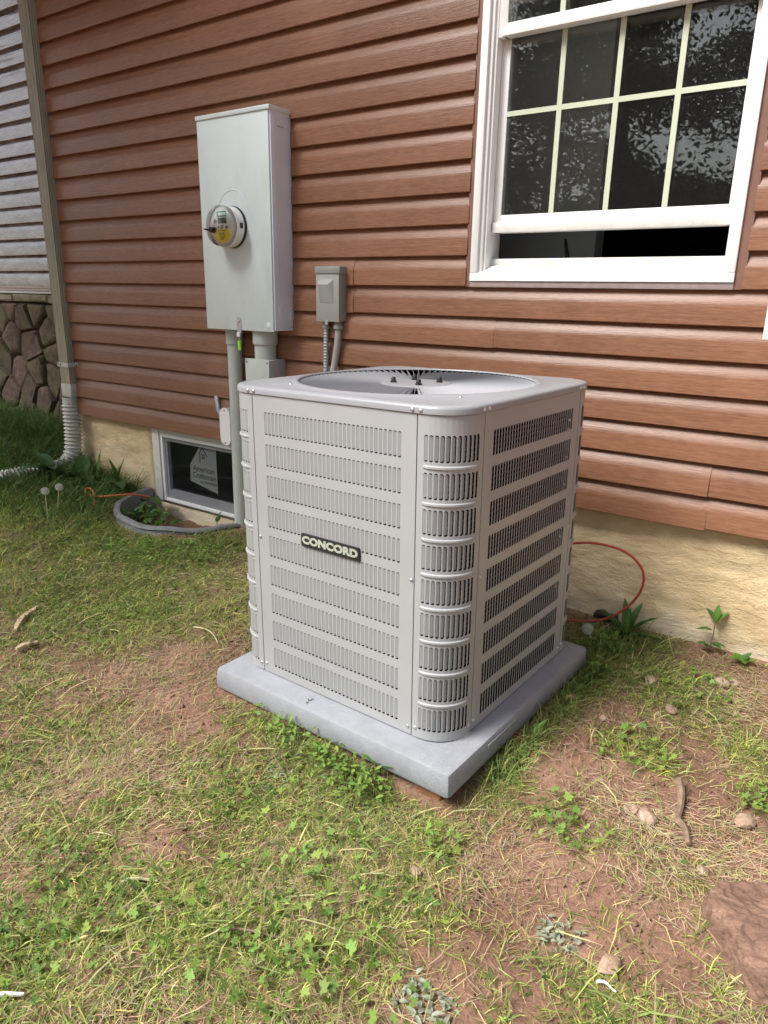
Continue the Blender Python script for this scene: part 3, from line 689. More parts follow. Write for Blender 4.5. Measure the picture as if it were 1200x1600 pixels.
dc = tag(empty('disconnect_box', (-1.846,-.015,.98)), 'small grey weatherproof disconnect box with hinged lid on siding', 'disconnect box')
DO = (-1.846,-.015,.98)
P_(MB().box(-1.904,-1.790,-.060,-.0148,.980,1.168,c=.002), 'body', 'disc_grey', dc, DO, 35)
P_(MB().box(-1.909,-1.785,-.068,-.012,1.1585,1.186,c=.002), 'lid', 'disc_grey', dc, DO, 35)
P_(MB().box(-1.906,-1.791,-.0645,-.0602,.978,1.158,c=.0015), 'door', 'disc_light', dc, DO, 35)
rp = MB(); rp.add([(-1.890,-.0647,1.048),(-1.817,-.0647,1.048),(-1.817,-.0647,1.138),(-1.890,-.0647,1.138),(-1.886,-.078,1.118),(-1.836,-.078,1.118),(-1.821,-.066,1.052),(-1.886,-.066,1.052)],
       [(0,1,6,7),(1,2,5,6),(2,3,4,5),(3,0,7,4),(4,7,6,5)]); P_(rp, 'door_boss', 'disc_light', dc, DO)
P_(MB().prism(stadium(-1.852,.976,.008,.010), -.067, -.0646), 'hasp', 'disc_light', dc, DO)
kn = MB(); n = 24
for r in (.022,.015):
    vs_ = []
    for k in range(n):
        a = 2*math.pi*k/n
        for rr, hh in ((r,0),(r-.0015,.0014),(r-.003,0)): vs_.append((-1.7899+hh, -.038+rr*math.cos(a)*.75, 1.020+rr*math.sin(a)))
    kn.add(vs_, [(k*3+j, ((k+1)%n)*3+j, ((k+1)%n)*3+j+1, k*3+j+1) for k in range(n) for j in range(2)])
P_(kn, 'knockout', 'disc_grey', dc, DO)
fc = tag(empty('flexible_whip', (-1.878,-.035,.4)), 'ribbed metal conduit dropping from the small disconnect box', 'conduit'); FO = (-1.878,-.035,.4)
dense = [(-1.878-.004*math.sin(i*.02),-.036,.957-i*.003) for i in range(180)]
P_(MB().tube(dense, [.0105+.0014*math.sin(i*1.57) for i in range(180)], 12), 'tube', 'galv', fc, FO, 60); P_(MB().lathe([(.0155,.950),(.0165,.953),(.0165,.968),(.014,.969),(.014,.980)], 12, 'z', (-1.878,-.036,0)), 'connector', 'disc_grey', fc, FO, 30)
fc = tag(empty('liquid_tight_conduit', (-1.822,-.035,.4)), 'smooth grey conduit curving left under the small disconnect box', 'conduit'); FO = (-1.822,-.035,.4)
P_(MB().tube([(-1.816,-.036,.975),(-1.817,-.036,.93),(-1.822,-.036,.88),(-1.832,-.036,.83),(-1.842,-.038,.78),(-1.846,-.06,.70),(-1.846,-.10,.60),(-1.846,-.16,.5)], .0135, 14), 'tube', 'pvc_grey', fc, FO, 60)
P_(MB().lathe([(.0165,.948),(.020,.951),(.020,.966),(.0155,.967),(.0155,.980)], 12, 'z', (-1.816,-.036,0)), 'connector', 'disc_grey', fc, FO, 30)
gb = tag(empty('wall_box', (-.20,-.015,.985)), 'grey metal utility box on siding at the right picture edge', 'utility box')
P_(MB().box(-.290,-.10,-.10,-.0148,.990,1.26,c=.003), 'body', 'box_paint_skylit', gb, (-.20,-.015,.985), 35); P_(MB().box(-.293,-.097,-.106,-.1005,.986,1.264,c=.002), 'cover', 'box_paint', gb, (-.20,-.015,.985), 35)

# ------------------------------------------------------------------ condenser pad and unit
UT, UR = (-1.01971,-.68396,.06623), (.000217,-.013821,-.043636)
pad = tag(empty('equipment_pad', UT, UR), 'light grey concrete look pad under the condenser on bare ground', 'equipment pad')
mb = MB().box(-.382,.410,-.432,.356,-.069,-.004,c=.013)
mb.v = [(a*(1.006 if c < -.04 else 1), b*(1.006 if c < -.04 else 1), c) for a,b,c in mb.v]
mb.build('slab', 'pad_concrete', pad, 40)
MB().box(.4113,.4136,-.26,-.12,-.030,-.016,c=.0008).build('moulded_mark', 'pad_concrete', pad)
tag(MB().box(-.735,-.665,-1.105,-1.055,-.07,.0000,c=.006).build('brick_shim', 'brick_orange'), 'orange broken brick wedged under the near pad corner', 'brick')
tag(MB().box(-.665,-.598,-.84,-.77,-.055,.004,c=.008).build('brick_shim', 'brick_orange'), 'dusky brick piece under the right side of the pad', 'brick')

ac = tag(empty('condenser_unit', UT, UR), 'grey louvred air conditioner condenser with black nameplate on concrete pad', 'air conditioner')
HW, A, CR, HB = .3588, .104, .088, .7776
def ppos(face, u, z, d):                        # u along the face, d inward depth
    return (u, -HW+d, z)
def cpos(s, z, d):                              # s along the corner path (from front split to side split)
    st = A-CR
    if s < st: return (HW-A+s, -HW+d, z)
    arc = CR*math.pi/2
    if s > st+arc: return (HW-d, -HW+CR+(s-st-arc), z)
    a = (s-st)/CR; return (HW-CR+(CR-d)*math.sin(a), -HW+CR-(CR-d)*math.cos(a), z)
ROWS = [(.736-.0817*k-.0585, .736-.0817*k) for k in range(9)]
def louvre(pos, u0, u1, s0, s1, n, sw, ribs=False, usub=1, fin=.0095):
    mb = MB(); T = .0004
    def q(a, b, c, d, dep=0.0): mb.add([pos(*a,dep), pos(*b,dep), pos(*c,dep), pos(*d,dep)], [(0,1,2,3)])
    pit = (s1-s0)/n
    cells = [s0+i*pit for i in range(n+1)]
    def strip(za, zb):
        us = [u0]+cells+[u1]
        for i in range(len(us)-1): q((us[i],za),(us[i+1],za),(us[i+1],zb),(us[i],zb))
    zs = [0.0]
    for r in reversed(ROWS): zs += [r[0]-.006, r[1]+.006]
    zs.append(HB)
    for i in range(0, len(zs), 2):
        if ribs and 0 < i < len(zs)-2:          # raised bead between the slot rows
            za, zb = zs[i], zs[i+1]; zm = (za+zb)/2
            prof = [(za,0),(zm-.0045,0),(zm-.0022,-.0034),(zm+.0022,-.0034),(zm+.0045,0),(zb,0)]
            us = [u0]+cells+[u1]; lo, hi = us[2], us[-3]
            for j in range(len(us)-1):
                fa = 1 if lo <= us[j] <= hi else 0; fb_ = 1 if lo <= us[j+1] <= hi else 0
                for k in range(5):
                    a, b = prof[k], prof[k+1]
                    mb.add([pos(us[j],a[0],a[1]*fa), pos(us[j+1],a[0],a[1]*fb_), pos(us[j+1],b[0],b[1]*fb_), pos(us[j],b[0],b[1]*fa)], [(0,1,2,3)])
        else: strip(zs[i], zs[i+1])
    for (z0, z1) in ROWS:
        za, zb = z0-.006, z1+.006
        q((u0,za),(s0,za),(s0,zb),(u0,zb)); q((s1,za),(u1,za),(u1,zb),(s1,zb))
        for i in range(n):
            ua, ub = cells[i], cells[i+1]; h0 = (ua+ub)/2-sw/2; h1 = h0+sw; rr = sw*.42
            pts = []
            for (cx, cz, a0) in ((h1-rr,z1-rr,0),(h0+rr,z1-rr,90),(h0+rr,z0+rr,180),(h1-rr,z0+rr,270)):
                for a in (0,45,90): pts.append((cx+rr*math.cos(R_(a0+a)), cz+rr*math.sin(R_(a0+a))))
            cor = [(ub,zb),(ua,zb),(ua,za),(ub,za)]
            vs_ = [pos(a,b,0) for a,b in pts]+[pos(a,b,0) for a,b in cor]+[pos(a,b,T) for a,b in pts]
            fs = []
            for c in range(4):
                o = c*3; fs += [(o,o+1,12+c),(o+1,o+2,12+c),(o+2,(o+3)%12,12+(c+1)%4,12+c)]
            fs += [(k,(k+1)%12,16+(k+1)%12,16+k) for k in range(12)]
            mb.add(vs_, fs)
            # stamped fin, hinged on the left edge of the slot and turned inward
            fu = h0+fin*.716
            mb.add([pos(h0,z0+.0025,T), pos(fu,z0+.0040,fin*.358), pos(fu,z1-.0045,fin*.358), pos(h0,z1-.0015,T),
                    pos(h0-.0006,z0+.0025,T+.0005), pos(fu-.0006,z0+.0040,fin*.358+.0006), pos(fu-.0006,z1-.0045,fin*.358+.0006), pos(h0-.0006,z1-.0015,T+.0005)],
                   [(0,1,2,3),(7,6,5,4),(0,4,5,1),(3,2,6,7),(1,5,6,2)])
    # rolled edges
    for ue in (u0, u1): q2 = mb.add([pos(ue,0,0),pos(ue,HB,0),pos(ue,HB,.012),pos(ue,0,.012)], [(0,1,2,3)])
    mb.add([pos(u0+.0,0,0),pos(u1,0,0),pos(u1,0,.012),pos(u0,0,.012)], [(0,1,2,3)])
    return mb
gap = .0014
me_p = louvre(lambda u,z,d: ppos(0,u,z,d), -HW+A+gap, HW-A-gap, -.2155, .2155, 33, .0093).mesh('side_panel', 'ac_paint', 30)
SL = 2*(A-CR)+CR*math.pi/2
me_c = louvre(cpos, gap, SL-gap, .017, SL-.019, 11, .0091, ribs=True, fin=.0108).mesh('corner_panel', 'ac_paint', 40)
for i in range(4):
    link_mesh('louvred_panel', me_p, ac, rot=(0,0,i*math.pi/2)); link_mesh('corner_post', me_c, ac, rot=(0,0,i*math.pi/2))
def rrect(hw, r, n=8):
    out = []
    for i, (sx, sy) in enumerate(((1,-1),(1,1),(-1,1),(-1,-1))):
        for k in range(n+1):
            a = -math.pi/2+i*math.pi/2+k/n*math.pi/2; out.append((sx*(hw-r)+r*math.cos(a), sy*(hw-r)+r*math.sin(a)))
    return out
def loft(secs, cap0=False, cap1=False):
    mb = MB(); n = len(secs[0][0]); vs_ = [(x,y,z) for pl, z in secs for x,y in pl]
    fs = [(i*n+k, i*n+(k+1)%n, (i+1)*n+(k+1)%n, (i+1)*n+k) for i in range(len(secs)-1) for k in range(n)]
    if cap0: fs.append(tuple(range(n))[::-1])
    if cap1: fs.append(tuple((len(secs)-1)*n+k for k in range(n)))
    return mb.add(vs_, fs)
loft([(rrect(.350,.080),-.0045),(rrect(.350,.080),.012)], True, True).build('base_pan', 'dark', ac)
coil = loft([(rrect(.318,.060),.010),(rrect(.318,.060),.765)], True, True).build('coil', 'coil', ac)
tb = loft([(rrect(.3195,.062),0),(rrect(.3225,.064),.0022),(rrect(.3225,.064),.0045),(rrect(.3195,.062),.0067)]).mesh('coil_tube', 'coil_tube')
for i in range(60): link_mesh('coil_tube', tb, coil, (0,0,.018+i*.0125))
# lid with a round fan opening
RO = .324
def lid():
    mb = MB(); N = 36
    def blend(hw, r, z): 
        pl = rrect(hw, r); return pl
    secs = [(rrect(.3610,.090),.7785),(rrect(.3625,.0915),.7795),(rrect(.3625,.0915),.7900),(rrect(.3610,.090),.7940),(rrect(.3570,.086),.7968),(rrect(.3500,.080),.7980)]
    mb = loft(secs); n = 36
    top = rrect(.3500,.080); base = len(mb.v)-n
    # rings from the square edge to the round rim; dish falls slightly inwards
    def circ(r): 
        out = []
        for (x, y) in top: a = math.atan2(y, x); out.append((r*math.cos(a), r*math.sin(a)))
        return out
    # denser circle for a smooth rim: project square points radially, 36 points is too coarse, so refine
    M = 144; ang = [2*math.pi*k/M for k in range(M)]
    def sq(a):
        # point on the rounded square in direction a
        d = (math.cos(a), math.sin(a)); best = None
        for i in range(n):
            p, q = top[i], top[(i+1)%n]; ex, ey = q[0]-p[0], q[1]-p[1]; den = d[0]*ey-d[1]*ex
            if abs(den) < 1e-12: continue
            t = (p[0]*ey-p[1]*ex)/den; s = (p[0]*d[1]-p[1]*d[0])/den
            if t > 0 and -1e-6 <= s <= 1+1e-6: best = t
        return best
    rows = []
    for f, z in ((1.0,.7980),):
        rows.append([(sq(a)*math.cos(a)*f, sq(a)*math.sin(a)*f, z) for a in ang])
    for r, z in ((RO+.012,.7985),(RO+.006,.8010),(RO,.8028),(RO-.006,.8030),(RO-.008,.8018),(RO-.009,.7995)):
        rows.append([(r*math.cos(a), r*math.sin(a), z) for a in ang])
    vs_ = [p for r in rows for p in r]
    mb.add(vs_, [(i*M+k, i*M+(k+1)%M, (i+1)*M+(k+1)%M, (i+1)*M+k) for i in range(len(rows)-1) for k in range(M)])
    return mb
lid().build('top_lid', 'ac_lid', ac, 40)
fg = empty('fan_guard', (0,0,0)); fg.parent = ac
hubp = MB().lathe([(0,.7955),(.085,.7950),(.094,.7935),(.098,.7905),(.098,.7840),(.0,.7835)], 60, 'z'); hubp.build('centre_plate', 'ac_lid', fg, 40)
vm = MB(); NV = 108
r0, r1 = .096, .3157
vm.add([(r0,-.0012,.7790),(r1,-.0042,.7740),(r1,.0026,.7990),(r0,.0008,.7935),(r0,-.0006,.7789),(r1,-.0034,.7738),(r1,.0034,.7988),(r0,.0014,.7934)],
       [(0,1,2,3),(7,6,5,4),(0,4,5,1),(1,5,6,2),(2,6,7,3),(3,7,4,0)])
vane = vm.mesh('guard_vane', 'guard_paint')
for i in range(NV): link_mesh('guard_vane', vane, fg, rot=(0,0,2*math.pi*i/NV))
bolt = MB().lathe([(.0088,.7945),(.0088,.799),(.0066,.7995),(.0063,.8065),(.0046,.8095),(0,.8105)], 10, 'z').mesh('bolt_cap', 'black_plastic', 40)
for a in (40,130,220,310): link_mesh('bolt_cap', bolt, fg, (.062*math.cos(R_(a)), .062*math.sin(R_(a)), 0))
# dark fan below
MB().lathe([(0,.70),(.30,.70),(.338,.74),(.339,.7955)], 60, 'z').build('shroud', 'dark', ac)
# screws
scm = MB().lathe([(0,.0034),(.0030,.0030),(.0046,.0014),(.0052,0)], 10, 'y').mesh('screw', 'screw_steel', 50)
for i in range(4):
    for s, x in ((1,-HW+A),(1,HW-A)):
        for dx in (-.0105,.0105):
            onc = (x < 0 and dx < 0) or (x > 0 and dx > 0)
            for z, y in ((.7860,-.3630),(.020,-.3593)):
                v = Matrix.Rotation(i*math.pi/2, 3, 'Z')@Vector((x+dx, y+.0004, z+(.004 if dx > 0 and z < .1 else 0))); link_mesh('screw', scm, ac, v, (0,0,i*math.pi/2))
    for dx, z in ((-HW+A+.008,.40),(HW-A-.008,.40)):
        v = Matrix.Rotation(i*math.pi/2, 3, 'Z')@Vector((dx,-HW-.0002,z)); link_mesh('screw', scm, ac, v, (0,0,i*math.pi/2))
ls = MB().lathe([(0,.003),(.003,.0028),(.0046,.0012),(.0052,0)], 10, 'z').mesh('lid_screw', 'screw_steel', 50)
for a in (52,142,232,322): link_mesh('lid_screw', ls, ac, (.3385*math.cos(R_(a)), .3385*math.sin(R_(a)), .7982))
# nameplate
np_ = empty('nameplate', (.003,-HW,.4265)); np_.parent = ac
hx, hz = .0955, .0168
pl = []
for sx, sz in ((1,1),(-1,1),(-1,-1),(1,-1)):
    for a in (0,45,90):
        b = R_({(1,1):0,(-1,1):90,(-1,-1):180,(1,-1):270}[(sx,sz)]+a); pl.append((sx*(hx-.004)+.004*math.cos(b), sz*(hz-.004)+.004*math.sin(b)))
MB().prism(pl, -.0045, -.0005).build('plate', 'black_plastic', np_)
text_part('lettering', 'CONCORD', .0262, 'letter', np_, (0,-.0051,0), bold=.0014, depth=.0007, spacing=1.04, sx=1.30)

# ------------------------------------------------------------------ window well, cords
ring = MB(); N = 44; prof = [(0,-.12),(0,.035),(.004,.047),(.020,.050),(.030,.046),(.034,.036),(.026,.030),(.026,.012),(.032,.004),(.026,-.006),(.026,-.12)]
vs_ = []
for i in range(N+1):
    a = math.pi+math.pi*i/N
    for o, z in prof:
        vs_.append((WX+(WR-.012+o)*math.cos(a), (WD-.012+o)*math.sin(a)+.012, z+.004*math.sin(i*.7)+ .012*math.cos(a)*-1))
m = len(prof)
ring.add(vs_, [(i*m+j,(i+1)*m+j,(i+1)*m+j+1,i*m+j+1) for i in range(N) for j in range(m-1)])
o = ring.build('window_well', 'well_plastic', None, 45); tag(o, 'grey plastic half round well edging in front of basement window', 'window well')
def cord(name, pts, r, m, label, cat):
    P = [Vector(p) for p in pts]; out = []
    for i in range(len(P)-1):
        p0, p1, p2, p3 = P[max(i-1,0)], P[i], P[i+1], P[min(i+2,len(P)-1)]
        for k in range(8):
            t = k/8; out.append(.5*((2*p1)+(-p0+p2)*t+(2*p0-5*p1+4*p2-p3)*t*t+(-p0+3*p1-3*p2+p3)*t**3))
    out.append(P[-1]); return tag(MB().tube(out, r, 10).build(name, m, None, 60), label, cat)
cord('red_cord', [(-.93,-.20,.25),(-.86,-.15,.285),(-.77,-.10,.294),(-.69,-.085,.308),(-.60,-.07,.297),(-.545,-.065,.262),(-.525,-.06,.215),(-.535,-.06,.155),(-.575,-.06,.090),(-.635,-.07,.040),(-.72,-.10,.022),(-.85,-.14,.018),(-1.0,-.16,.02)], .0044, 'cord_red', 'red cable looping out behind the condenser beside the stucco', 'cable')
cord('orange_cord', [(-2.99,-.12,.065),(-3.03,-.20,.09),(-3.09,-.27,.088),(-3.16,-.31,.080),(-3.22,-.325,.090),(-3.245,-.315,.105),(-3.23,-.30,.108),(-3.18,-.315,.095),(-3.11,-.36,.062),(-3.08,-.40,.03)], .0045, 'cord_orange', 'thin orange cord loop lying in tall grass near window well', 'cord')
tag(MB().box(-.690,-.612,-.012,.03,-.02,.028,c=.004).build('drain_outlet', 'black_plastic'), 'black plastic block at the foot of stucco under red cable', 'drain outlet')

# ------------------------------------------------------------------ rocks, stones, sticks
def lump(name, m, loc, dims, seed, rotz=0., sub=3, rough=.22, flat=.0):
    bm = bmesh.new(); bmesh.ops.create_icosphere(bm, subdivisions=sub, radius=1); rs = np.random.default_rng(seed)
    pl = [(rs.normal(size=3), rs.uniform(.62,.95)) for _ in range(9)]
    for v in bm.verts:
        c = v.co
        for nrm, d in pl:
            nn = Vector(nrm/np.linalg.norm(nrm)); k = c.dot(nn)
            if k > d: c = c-nn*(k-d)*.85
        f = 1+rough*(fbm(c.x*1.3+seed, c.y*1.3+c.z*2.1, 1.5, seed, 4)-.5)
        v.co = Vector((c.x*dims[0]*f, c.y*dims[1]*f, c.z*dims[2]*f))
    me = bpy.data.meshes.new(name); bm.to_mesh(me); bm.free(); me.materials.append(MATS[m])
    for p in me.polygons: p.use_smooth = True
    me.set_sharp_from_angle(angle=R_(28))
    return link_mesh(name, me, None, loc, (0,0,rotz))
def big_rock():
    # flat slab with a stepped, uneven outline
    out = [(-.125,-1.075),(-.112,-1.035),(-.085,-1.010),(-.055,-1.000),(-.040,-.975),(-.005,-.945),(.06,-.925),(.15,-.94),(.22,-1.0),(.25,-1.09),(.22,-1.19),(.15,-1.25),(.075,-1.262),(.030,-1.245),(-.015,-1.205),(-.045,-1.185),(-.070,-1.155),(-.105,-1.120)]
    ref = []
    rs = random.Random(3)
    for i in range(len(out)):
        a, b = out[i], out[(i+1)%len(out)]
        for t in (0,.33,.66): ref.append((a[0]+(b[0]-a[0])*t+rs.uniform(-.004,.004), a[1]+(b[1]-a[1])*t+rs.uniform(-.004,.004)))
    cx, cy = .06, -1.09; n = len(ref); vs_ = []; ks = [(1.03,-.05),(1.02,-.01),(1.0,.014),(.965,.027),(.90,.034),(.78,.040),(.62,.046),(.45,.050),(.28,.053),(.12,.054)]
    for k, z in ks:
        for x, y in ref:
            X, Y = cx+(x-cx)*k, cy+(y-cy)*k
            st = .012*math.floor(fbm(X*.8+Y*.9, Y*1.6-X*1.2, 9, 77, 3)*5)/2.5 if z > .02 else 0
            vs_.append((X, Y, z+(float(fbm(X,Y,16,88,4))-.5)*.022*(z > 0)+float(st)-.012*(z > .02)+.05*(X-cx)*(-.5)*(z > 0)))
    m = len(ks); fs = [(i*n+k,i*n+(k+1)%n,(i+1)*n+(k+1)%n,(i+1)*n+k) for i in range(m-1) for k in range(n)]
    vs_.append((cx,cy,.055)); fs += [((m-1)*n+k,(m-1)*n+(k+1)%n,m*n) for k in range(n)]
    mb = MB().add(vs_, fs); o = mb.build('rock', 'rock', None, 32); o.location = (.028,-.012,0)
    sdm = o.modifiers.new('sub', 'SUBSURF'); sdm.subdivision_type = 'SIMPLE'; sdm.levels = sdm.render_levels = 3
    tx = bpy.data.textures.new('rockn', 'CLOUDS'); tx.noise_scale = .05; tx.noise_depth = 5
    dm = o.modifiers.new('d', 'DISPLACE'); dm.texture = tx; dm.strength = .016; dm.mid_level = .5; dm.texture_coords = 'GLOBAL'
    tx2 = bpy.data.textures.new('rockf', 'STUCCI'); tx2.noise_scale = .012; dm2 = o.modifiers.new('d2', 'DISPLACE'); dm2.texture = tx2; dm2.strength = .006; dm2.mid_level = .5; dm2.texture_coords = 'GLOBAL'
    return tag(o, 'large flat pinkish brown rock at the bottom right edge', 'rock')
big_rock()
STN = [(-.400,-.352,.020,'reddish brown stone in grass right of the pad'),(-.230,-.234,.024,'tan stone near wall beside a grey leaf'),(-.314,-.461,.018,'round pinkish stone in thin grass right of pad'),
       (-.253,-.904,.022,'pale cream stone in bare soil beside a dark root'),(-.073,-.798,.022,'cream and brown stone at the right edge in bare soil'),(-.206,-1.309,.020,'smooth oval pink stone left of the large rock'),
       (-.198,-.215,.016,'small grey flat stone next to the tan stone'),(-.597,-1.315,.013,'small pink stone in grass below the pad corner'),(-.283,-.895,.012,'small cream pebble beside the pale cream stone'),(-.30,-.90,.009,'tiny pale pebble left of the pale cream stone'),
       (-.56,-.56,.016,'peach flat stone near the right pad edge'),(-.45,-.62,.012,'small orange pebble in soil right of pad'),(-.12,-.99,.012,'brown pebble in soil above the large rock'),(-1.35,-1.42,.011,'dark pebble in bare soil at the left')]
for i, (x, y, r, lab) in enumerate(STN):
    tag(lump('stone', 'pebble', (x, y, float(gh(x,y))+r*.35), (r*1.25, r*.95, r*.62), 30+i, random.random()*3, 2, .35), lab, 'stone', 'loose stones in the yard')
def stick(name, a, b, r, m, label, bend=.01, flat=None):
    a = Vector((*a, float(gh(*a))+r+.006)); b = Vector((*b, float(gh(*b))+r+.008)); d = b-a; side = Vector((-d.y,d.x,0)).normalized()
    pts = [a+d*t+side*bend*math.sin(t*3.1)+Vector((0,0,.004*math.sin(t*5))) for t in np.linspace(0,1,7)]
    mb = MB()
    if flat:
        vs_ = []
        for i, p in enumerate(pts):
            wv = flat*(1 if 0 < i < 6 else .55); vs_ += [p-side*wv, p+side*wv, p+side*wv*.8+Vector((0,0,r)), p-side*wv*.8+Vector((0,0,r))]
        fs = [(i*4+j, i*4+(j+1)%4, i*4+4+(j+1)%4, i*4+4+j) for i in range(6) for j in range(4)]+[(0,1,2,3),(27,26,25,24)]; mb.add(vs_, fs)
    else: mb.tube(pts, [r*(1-.4*i/6) for i in range(7)], 7)
    return tag(mb.build(name, m, None, 40), label, 'stick', 'sticks and chips on the ground')
stick('wood_chip', (-2.205,-1.262), (-2.325,-1.115), .006, 'wood_chip', 'long torn tan wood strip on grass at the left', .012, .010)
stick('wood_chip', (-2.075,-1.330), (-2.078,-1.258), .006, 'wood_chip', 'short tan wood chip near the left picture edge', .003, .011)
stick('white_stick', (-.995,-1.965), (-.962,-1.925), .003, 'vinyl', 'white plastic strip at the bottom left corner', .002, .0035)
stick('twig', (-1.035,-1.690), (-.985,-1.645), .004, 'pale_stem', 'pale dry twig on bare soil at lower left', .004)
stick('twig', (-.222,-.765), (-.196,-.880), .010, 'twig', 'thick dark root lying on soil right of the condenser', .006)
stick('twig', (-.196,-.885), (-.160,-.935), .009, 'twig', 'short dark root end below the thick root', .006)
stick('twig', (-.212,-1.352), (-.180,-1.348), .0028, 'vinyl', 'tiny white stick beside the large rock', .003)
stick('twig', (-.80,-1.66), (-.70,-1.60), .003, 'twig', 'thin brown twig in green weeds at the bottom', .004)
stick('twig', (-1.75,-.90), (-1.60,-.93), .003, 'pale_stem', 'bent pale stem on grass left of the pad', .02)

# ------------------------------------------------------------------ vegetation fields
def px_fields(x, y):
    """greenness, bare soil and tall-grass weights on the ground plane (metres)"""
    g = fbm(x, y, 1.9, 101, 3)*.75 + fbm(x, y, 7.5, 131, 3)*.45 - .60
    def bl(cx, cy, rx, ry=None): ry = ry or rx; return np.exp(-(((x-cx)/rx)**2+((y-cy)/ry)**2))
    G = 0
    for cx, cy, rx, ry, k in GREEN: G = G + k*bl(cx, cy, rx, ry)
    B = 0
    for cx, cy, rx, ry, k in BARE: B = B + k*bl(cx, cy, rx, ry)
    return g+G-B*1.0
GREEN = [(-1.02,-1.14,.30,.07,.55),(-.85,-1.22,.20,.10,.35),(-1.0,-1.34,.22,.13,.25),(-.75,-1.40,.16,.14,.22),(-.80,-1.62,.20,.16,.35),(-1.05,-1.85,.15,.15,.25),(-.55,-1.55,.10,.10,.15),
         (-3.3,-.45,.6,.35,.6),(-2.6,-.55,.5,.12,.4),(-1.85,-.8,.35,.2,.30),(-2.6,-1.0,.8,.3,.18),(-.62,-.25,.10,.3,.35),(-.42,-.33,.16,.16,.22),(-.57,-.98,.07,.14,.35),(-.28,-.30,.10,.12,.25),
         (-.34,-.70,.10,.07,.25),(-.38,-1.02,.12,.08,.30),(-.18,-1.02,.10,.05,.25),(-.10,-1.38,.25,.06,.3),(-.62,-1.22,.08,.10,.25),(-.05,-.72,.06,.05,.3)]
BARE = [(-1.62,-1.03,.16,.07,.50),(-1.75,-1.25,.30,.09,.25),(-1.52,-1.12,.08,.06,.30),(-1.03,-1.57,.14,.09,.40),(-.88,-1.45,.10,.06,.32),(-1.33,-1.50,.12,.09,.25),(-.47,-.60,.10,.12,.38),(-.10,-.83,.14,.13,.55),(-.20,-.62,.10,.10,.30),
        (-.40,-1.25,.12,.16,.30),(-.22,-1.15,.10,.12,.30),(-.05,-.20,.16,.18,.50),(-.30,-.14,.18,.07,.45),(-.50,-.85,.06,.10,.32),(-.35,-.83,.08,.07,.30),(-1.35,-.90,.10,.12,.30)]
PADM = Matrix.LocRotScale(Vector(UT), Euler(UR), None).inverted()
_pm = np.array(PADM)
def on_pad(x, y, mrg=.0):
    lx = _pm[0,0]*x+_pm[0,1]*y+_pm[0,3]; ly = _pm[1,0]*x+_pm[1,1]*y+_pm[1,3]
    return (lx > -.386-mrg) & (lx < .416+mrg) & (ly > -.440-mrg) & (ly < .362+mrg)
def rock_m(x, y): return (((x-.088)/.165)**2+((y+1.095)/.15)**2) < 1
def sample(n, x0=-4.6, x1=.75, y0=-2.15, y1=.45, near=True):
    x = RNG.uniform(x0, x1, n); y = RNG.uniform(y0, y1, n)
    ok = ~on_pad(x, y) & ~rock_m(x, y) & ~in_well(x, y) & ~((y > .005) & (x > -3.86)) & ~((((x-WX)/(WR+.045))**2+(y/(WD+.045))**2 < 1) & (y > -.5))
    return x[ok], y[ok]
def jitcol(base, n, v=.32, hue=.18):
    c = np.array(base)[None]*np.ones((n,1)); c = c*RNG.uniform(1-v, 1+v, (n,1)); c[:,0] *= RNG.uniform(1-hue, 1+hue, n); c[:,2] *= RNG.uniform(1-hue, 1+hue, n); return c
def blades(name, x, y, L, wd, el, az, col, m, label, bend=.6, z0=-.002, lift=0., label_kind='grass', short=False):
    n = len(x); z = gh(x, y)+z0+lift
    ca, sa = np.cos(az), np.sin(az); px, py = -sa*wd/2, ca*wd/2
    t = [0,.5,1.0] if short else [0,.36,.72,1.0]; ns = len(t)-1; nv = 2*ns+1
    V = np.zeros((n,nv,3)); cx, cy, cz = x.copy(), y.copy(), z.copy(); e = el.copy()
    for s in range(ns+1):
        if s:
            d = (t[s]-t[s-1])*L; cx = cx+ca*np.cos(e)*d; cy = cy+sa*np.cos(e)*d; cz = cz+np.sin(e)*d; e = e-bend*(.6+.6*RNG.random(n))*(.5+el*.5)
            tw = RNG.normal(0,.22,n); ca, sa = ca*np.cos(tw)-sa*np.sin(tw), sa*np.cos(tw)+ca*np.sin(tw)
            cz = np.maximum(cz, gh(cx, cy)+.002)
        wf = (.8,1,.75)[s] if s < ns else 0
        if s < ns:
            V[:,2*s] = np.stack([cx-px*wf, cy-py*wf, cz], 1); V[:,2*s+1] = np.stack([cx+px*wf, cy+py*wf, cz+wd*.25], 1)
        else: V[:,nv-1] = np.stack([cx, cy, cz], 1)
    T = np.array([(0,1,3),(0,3,2),(2,3,4)] if short else [(0,1,3),(0,3,2),(2,3,5),(2,5,4),(4,5,6)]); F = (np.arange(n)[:,None,None]*nv+T[None]).reshape(-1,3)
    C = np.repeat(col, nv, 0)
    me = raw_mesh(name, V.reshape(-1,3), F, 3, C); me.materials.append(MATS[m])
    o = link_mesh(name, me); return tag(o, label, label_kind, None, 'stuff')

G_DARK, G_MID, G_BRIGHT, G_YEL = (.135,.180,.045), (.265,.335,.075), (.44,.52,.11), (.64,.58,.22)  # blade colours, one picked at random per blade
